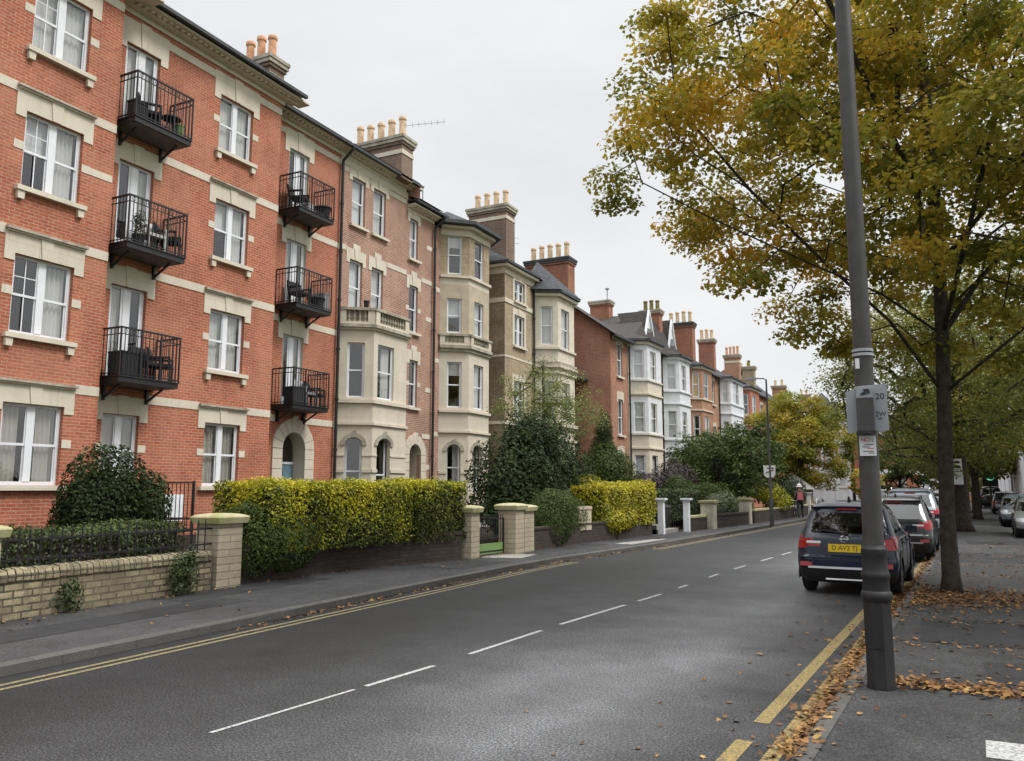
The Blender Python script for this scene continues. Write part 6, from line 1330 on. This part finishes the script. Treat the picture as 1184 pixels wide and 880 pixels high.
m = MB(); m.tube([(X, Y, 9.0), (X - .1, Y, 9.4), (X - .7, Y, 9.7), (X - 1.3, Y, 9.75)], .04, 8, 'pole_metal'); a = m.build('arm', lp, True); m = MB(); m.hexa([(X - 1.9, Y - .13, 9.68), (X - 1.2, Y - .1, 9.68), (X - 1.2, Y + .1, 9.68), (X - 1.9, Y + .13, 9.68), (X - 1.85, Y - .1, 9.8), (X - 1.2, Y - .07, 9.82), (X - 1.2, Y + .07, 9.82), (X - 1.85, Y + .1, 9.8)], 'grey_paint'); m.build('lantern', a)
for z in (2.68, 2.32, 2.98, 3.02): m = MB(); m.lathe(X, Y, [(.090, z), (.090, z + .025)], 16, 'grey_paint'); m.build('clamp_band', lp)
# the two grey sign plates, turned away from the camera, and the case strapped between them
cy, sy = math.cos(R(5)), math.sin(R(5)); rt = Vector((cy, sy, 0)); bk = Vector((-sy, cy, 0))
def plate(root, nm, c, r0, r1, z0, z1, depth, th, mat, skew=0.):
    m = MB(); p = [Vector((X, Y, 0)) + rt * a + bk * depth for a in (r0, r1)]
    n = bk * th; sk = Vector((0, 0, skew))
    m.hexa([p[0] + Vector((0, 0, z0)), p[1] + Vector((0, 0, z0)) + sk, p[1] + n + Vector((0, 0, z0)) + sk, p[0] + n + Vector((0, 0, z0)), p[0] + Vector((0, 0, z1)), p[1] + Vector((0, 0, z1)) + sk, p[1] + n + Vector((0, 0, z1)) + sk, p[0] + n + Vector((0, 0, z1))], mat); return m.build(nm, root)
def lay(z, a, depth): return Vector((X, Y, z)) + rt * a + bk * depth
sg = thing('street_sign', 'pair of grey metal sign plates strapped behind the lamp post shaft', 'sign', (X, Y, 2.3))
plate(sg, 'plate', None, -.162, -.05, 2.285, 2.655, -.112, .012, 'sign_grey', .012); p2 = plate(sg, 'plate', None, -.045, .172, 2.29, 2.70, -.128, .012, 'sign_grey', .012)
def T(root, s, z, a, size, mat, d): return text_mesh('lettering', s, size, mat, frameM(lay(z, a, d), rt, (0, 0, 1)), root)
T(p2, '20', 2.60, .112, .075, 'ink_black', -.1295); T(p2, '2W', 2.445, .112, .06, 'ink_black', -.1295); m = MB()
for k in range(3): c = lay(2.405, .09 + k * .012, -.129); m.bar(c, c + rt * .009 + Vector((0, 0, .006)), .007, 'ink_black')
m.build('mark', p2)
cs = thing('electric_case', 'narrow dark case strapped to the lamp post with a pale arrow plate on top', 'case', (X, Y, 2.3)); m = MB()
def cb(z0, z1, a0, a1, d0, d1, mat, mm): q = [lay(z0, a0, d0), lay(z0, a1, d0), lay(z0, a1, d1), lay(z0, a0, d1), lay(z1, a0, d0), lay(z1, a1, d0), lay(z1, a1, d1), lay(z1, a0, d1)]; mm.hexa(q, mat)
cb(2.30, 2.585, -.082, .058, -.205, -.13, 'pole_metal', m); cb(2.27, 2.30, -.088, .064, -.21, -.10, 'pole_base', m); m.build('case_body', cs); m = MB(); cb(2.588, 2.675, -.078, .052, -.195, -.13, 'sign_grey', m); pt = m.build('cap_plate', cs)
m = MB(); a = lay(2.615, -.045, -.198); b = lay(2.658, .02, -.198); m.bar(a, b, .012, 'ink_black'); m.bar(b, b + rt * -.04 + Vector((0, 0, .0)), .011, 'ink_black'); m.bar(b, b + rt * .008 + Vector((0, 0, -.03)), .011, 'ink_black'); m.bar(a + rt * .02, a + rt * .07 + Vector((0, 0, .02)), .009, 'ink_black'); m.build('mark', pt)
nt_ = thing('paper_notice', 'small white paper notice with red heading tied to the lamp post under the case', 'notice', (X, Y, 2.1)); m = MB(); cb(2.085, 2.262, -.072, .062, -.104, -.098, 'paper', m); sh_ = m.build('sheet', nt_)
T(sh_, 'NO', 2.222, -.022, .048, 'ink_red', -.1055); T(sh_, 'L', 2.222, .038, .045, 'ink_black', -.1055); m = MB()
for z, a0, a1 in ((2.18, -.03, .045), (2.16, -.05, .01), (2.145, -.01, .045), (2.12, -.045, .04), (2.105, .0, .045)): cb(z, z + .006, a0, a1, -.1055, -.1045, 'ink_red' if z == 2.145 else 'ink_black', m)
m.build('text_lines', sh_)
tie = thing('sticker', 'small white sticker on the lamp post shaft above the sign plates', 'sticker', (X, Y, 2.95)); m = MB(); cb(2.86, 2.95, -.07, -.035, -.102, -.09, 'paper', m); m.build('sheet', tie)
# ------------------------------------------------------------------ street light with sign on the left pavement
s2 = thing('street_light', 'thin grey street light with a small white sign on the left pavement', 'street light', (-6.42, 40.5, PZ)); x, y = -6.42, 40.5
m = MB(); m.lathe(x, y, [(.10, .05), (.10, 1.3), (.065, 1.38), (.05, 5), (.04, 7.05)], 12, 'pole_metal'); m.build('pole', s2, True, 40); m = MB(); m.tube([(x, y, 7.0), (x - .1, y, 7.1), (x - .5, y - .1, 7.12)], .03, 6, 'pole_metal'); m.box(x - .95, x - .45, y - .2, y, 7.06, 7.16, 'grey_paint'); m.build('lantern', s2)
f = Fr((x - .28, y - .12), (x + .28, y + .08)); m = MB(); m.extr(f, [(.0, 2.9), (.56, 2.9), (.54, 2.45), (.45, 2.33), (.11, 2.33), (.02, 2.45)][::-1], -.0, .02, 'sign_white'); pl = m.build('sign_plate', s2); m = MB()
for a, z in ((.16, 2.74), (.36, 2.74)): m.fbox(f, a, a + .11, z, z + .06, .02, .024, 'ink_black')
m.bar(f.P(.1, 2.55, .022), f.P(.44, 2.68, .022), .035, 'ink_black'); m.bar(f.P(.44, 2.68, .022), f.P(.5, 2.72, .022), .03, 'ink_red'); m.build('mark', pl)
# ------------------------------------------------------------------ parking sign on the thick trunk
ps = thing('parking_sign', 'white parking sign strapped to the thick trunk beyond the big street tree', 'sign', (1.1, 37.1, 2.3)); f = Fr((1.12, 36.9), (1.54, 37.02)); m = MB(); m.fbox(f, 0, .40, 2.48, 2.98, -.02, 0, 'sign_white'); p = m.build('sign_plate', ps); m = MB(); m.fbox(f, .04, .42, 1.96, 2.46, -.02, 0, 'paper'); m.build('lower_plate', ps)
m = MB(); m.extr(f, [(.06, 2.80), (.33, 2.80), (.33, 2.86), (.26, 2.90), (.12, 2.88), (.06, 2.84)], 0, .005, 'ink_black'); m.extr(f, [(.05, 2.60), (.36, 2.60), (.36, 2.66), (.29, 2.72), (.13, 2.72), (.08, 2.66)], 0, .005, 'ink_black'); m.fbox(f, .05, .36, 2.55, 2.57, 0, .004, 'ink_black'); m.build('mark', p)
m = MB(); m.bar((.98, 37.2, 2.2), (1.5, 37.2, 2.2), .03, 'grey_paint'); m.build('strap', ps)
# far pole sign
ps = thing('parking_sign', 'small pale sign on a thin post beyond the thick trunk', 'sign', (2.9, 57, 2)); m = MB(); m.tube([(2.9, 57, .1), (2.9, 57, 2.6)], .035, 6, 'grey_paint'); m.build('post', ps); m = MB(); m.box(2.72, 3.1, 56.93, 56.96, 1.9, 2.6, 'sign_white'); m.build('sign_plate', ps)
# traffic light
tl = thing('traffic_light', 'traffic light showing green at the far end of the right pavement', 'traffic light', (4.6, 70, 0)); m = MB(); m.tube([(4.6, 70, .05), (4.6, 70, 2.3)], .06, 8, 'pole_metal'); m.build('pole', tl); m = MB(); m.box(4.1, 5.1, 69.86, 70.14, 1.95, 3.1, 'trim_black'); h = m.build('signal_head', tl)
m = MB(); m.add([(4.6 + .28 * math.cos(k * .314), 69.84, 2.66 + .26 * math.sin(k * .314)) for k in range(20)], [tuple(range(20))], 'green_lamp'); m.build('lamp', h)
# ------------------------------------------------------------------ pedestrian
def person(label, x, y, rz, s=1.0):
    me = bpy.data.meshes.new('person'); V = [(0, 0, .95), (0, .0, 1.2), (0, .02, 1.42), (0, .03, 1.52), (0, .06, 1.64), (0, .07, 1.76), (.1, 0, .90), (.12, .12, .52), (.12, -.02, .12), (.12, .12, .06), (-.1, 0, .90), (-.12, -.08, .5), (-.12, -.26, .14), (-.12, -.14, .07), (.19, .02, 1.42), (.25, .0, 1.14), (.24, .16, .95), (.24, .2, .88), (-.19, .02, 1.42), (-.26, -.05, 1.15), (-.25, .08, .93), (-.25, .11, .86)]
    Ed = [(0, 1), (1, 2), (2, 3), (3, 4), (4, 5), (0, 6), (6, 7), (7, 8), (8, 9), (0, 10), (10, 11), (11, 12), (12, 13), (2, 14), (14, 15), (15, 16), (16, 17), (2, 18), (18, 19), (19, 20), (20, 21)]
    Rd = [.15, .14, .15, .06, .10, .085, .11, .08, .05, .045, .11, .08, .05, .045, .075, .055, .045, .04, .075, .055, .045, .04]
    me.from_pydata(V, Ed, []); o = bpy.data.objects.new('tmp', me); COL.objects.link(o); md = o.modifiers.new('s', 'SKIN')
    for i, r_ in enumerate(Rd): me.skin_vertices[0].data[i].radius = (r_, r_ * (.72 if i in (0, 1, 2) else 1)); me.skin_vertices[0].data[i].use_root = i == 0
    sb = o.modifiers.new('b', 'SUBSURF'); sb.levels = 2; dg = bpy.context.evaluated_depsgraph_get(); m2 = bpy.data.meshes.new_from_object(o.evaluated_get(dg)); bpy.data.objects.remove(o)
    m2.materials.clear()
    for k in ('trousers_dark', 'top_dark', 'skin', 'trim_black'): m2.materials.append(MATS[k])
    for p in m2.polygons:
        c = p.center; p.use_smooth = True
        p.material_index = 3 if c[2] < .1 else (2 if c[2] > 1.52 or (abs(c[0]) > .19 and c[2] < .98) else (0 if c[2] < .96 else 1))
    b = link('person', m2); b.location = (x, y, PZ); b.rotation_euler = (0, 0, rz); b.scale = (s, s, s); tag(b, label, 'person')
    h = MB(); h.lathe(0, .065, [(.105, 1.70), (.125, 1.74), (.118, 1.80), (.08, 1.86), (.02, 1.885)], 14, 'hat_pale'); h.lathe(0, .065, [(.2, 1.715), (.125, 1.735)], 14, 'hat_pale', False); ho = link('hat', h.mesh('hat', True), b)
    g = MB(); g.hexa([(-.16, -.2, 1.0), (.16, -.2, 1.0), (.16, -.07, 1.0), (-.16, -.07, 1.0), (-.13, -.17, 1.42), (.13, -.17, 1.42), (.13, -.08, 1.42), (-.13, -.08, 1.42)], 'top_pink'); link('backpack', g.mesh('backpack'), b); return b
person('person in dark clothes with pink backpack and pale hat walking on the left pavement', -6.25, 49.5, .3, 1.05)
# bicycle leaning by the wall near the person
bc = thing('bicycle', 'dark bicycle standing by the far garden wall behind the walking person', 'bicycle', (-6.75, 51.3, PZ)); 
for oy in (-.5, .5):
    w = thing('wheel', None, None); w.parent = bc; w.location = (0, oy, .34); m = MB(); m.tube([(0, .33 * math.cos(k * .2618), .33 * math.sin(k * .2618)) for k in range(25)], .018, 6, 'tyre', False); m.build('tyre', w, True, world=False); m = MB()
    for k in range(8): m.tube([(0, 0, 0), (0, .32 * math.cos(k * .785), .32 * math.sin(k * .785))], .003, 4, 'chrome')
    m.build('spokes', w, world=False)
m = MB()
for a, b in (((0, -.5, .34), (0, -.15, .82)), ((0, -.5, .34), (0, -.02, .32)), ((0, -.02, .32), (0, -.18, .92)), ((0, -.15, .82), (0, .36, .86)), ((0, -.02, .32), (0, .38, .76)), ((0, .5, .34), (0, .34, .95))): m.tube([a, b], .018, 6, 'paint_black')
m.build('frame', bc, True, world=False); m = MB(); m.box(-.06, .06, -.3, -.05, .92, .97, 'trim_black'); m.build('saddle', bc, world=False); m = MB(); m.tube([(-.25, .28, 1.0), (0, .34, .97), (.25, .28, 1.0)], .013, 6, 'chrome'); m.build('handlebar', bc, world=False)
# ------------------------------------------------------------------ things on the balconies
def chair(label, x, y, z, rz, mat='wicker', group=None):
    t = thing('balcony_chair', label, 'chair', (x, y, z), rz, group); m = MB(); m.box(-.27, .27, -.27, .25, .36, .44, mat); m.build('seat', t, world=False); m = MB(); m.hexa([(-.28, .2, .42), (.28, .2, .42), (.28, .27, .42), (-.28, .27, .42), (-.26, .30, .86), (.26, .30, .86), (.26, .35, .86), (-.26, .35, .86)], mat); m.build('backrest', t, world=False)
    for s in (-1, 1):
        m = MB(); m.box(s * .27 - .035, s * .27 + .035, -.25, .25, .58, .63, mat); m.bar((s * .27, -.23, .44), (s * .27, -.23, .6), .05, mat); m.build('armrest', t, world=False)
        for yy in (-.24, .22): m = MB(); m.bar((s * .24, yy, 0), (s * .24, yy, .37), .045, mat); m.build('leg', t, world=False)
    return t
def pot(label, x, y, z, r, h, mat='wicker', plant=None, ph=.4):
    t = thing('plant_pot', label, 'plant pot', (x, y, z)); m = MB(); m.lathe(0, 0, [(r * .7, 0), (r, h), (r * 1.06, h), (r * 1.06, h - .03), (r * .9, h - .04)], 14, mat); m.build('pot', t, True, 40, world=False)
    if plant: P, N = ell_pts(350, (0, 0, h + ph * .5), (r * 1.2, r * 1.2, ph * .6), .2, .15, 3.); link('foliage', leaf_mesh('foliage', P, .06, [plant], N), t)
def table(label, x, y, z, r=.3, h=.62):
    t = thing('balcony_table', label, 'table', (x, y, z)); m = MB(); m.lathe(0, 0, [(r, h - .03), (r, h)], 18, 'wicker'); m.build('tabletop', t, world=False)
    for k in range(3): a = k * 2.09; m = MB(); m.bar((.05 * math.cos(a), .05 * math.sin(a), h - .03), (r * .8 * math.cos(a), r * .8 * math.sin(a), 0), .03, 'black_iron'); m.build('leg', t, world=False)
def planter(label, x, y, z, w, d, h, mat='wicker'):
    t = thing('planter_box', label, 'planter', (x, y, z)); m = MB(); m.box(-d / 2, d / 2, -w / 2, w / 2, 0, h, mat); m.box(-d / 2 - .015, d / 2 + .015, -w / 2 - .015, w / 2 + .015, h - .04, h + .005, mat); m.build('box', t, world=False)
Z1, Z2, Z3 = FLOOR[1] + .01, FLOOR[2] + .01, FLOOR[3] + .01
x = -17.5
chair('black wicker chair on the top balcony of the left column', x - .1, 13.9, Z3, 2.6); planter('black box planter on the top balcony of the left column, at its near end', x + .2, 13.3, Z3, .4, .25, .42); table('small round dark table on the top balcony of the left column', x + .1, 14.42, Z3, .25, .5); pot('green pot at the far end of the top balcony of the left column', x + .1, 14.7, Z3, .13, .4, 'green_paint')
chair('pale folding chair on the middle balcony of the left column', x, 14.1, Z2, 1.5, 'plastic_pale'); chair('black wicker chair on the middle balcony of the left column', x + .05, 14.6, Z2, 2.2); pot('dark pot with leafy plant on the middle balcony of the left column', x + .15, 13.6, Z2, .15, .3, 'wicker', 'leaf_midgreen', .6)
planter('large black wicker planter on the lowest balcony of the left column', x + .1, 13.5, Z1, .6, .5, .6); chair('black wicker armchair on the lowest balcony of the left column', x + .05, 14.15, Z1, 1.7); chair('black wicker armchair at the far end of the lowest balcony of the left column', x + .05, 14.6, Z1, 2.3)
x = -18.3
pot('black hanging bowl pot at the far end of the top balcony of the right column', x + .25, 21.45, Z3, .3, .34); chair('dark chair behind the railing of the top balcony of the right column', x, 20.5, Z3, 1.9); planter('pale box on the top balcony of the right column', x + .1, 20.85, Z3, .25, .25, .3, 'plastic_pale')
pot('black bowl pot on the middle balcony of the right column', x + .2, 21.3, Z2, .3, .36); chair('dark slatted chair on the middle balcony of the right column', x, 20.7, Z2, 1.6); planter('grey wooden planter at the far end of the middle balcony of the right column', x + .1, 21.68, Z2, .3, .5, .6, 'grey_paint')
planter('black planter at the near end of the lowest balcony of the right column', x + .2, 20.4, Z1, .5, .4, .55); chair('grey wooden chair on the lowest balcony of the right column', x + .1, 21.05, Z1, 1.6, 'grey_paint'); chair('black chair at the far end of the lowest balcony of the right column', x + .1, 21.55, Z1, 2.)
pot('small dark pot on the parapet of the stone bay', -18.15, 24.2, 8.46, .11, .3);
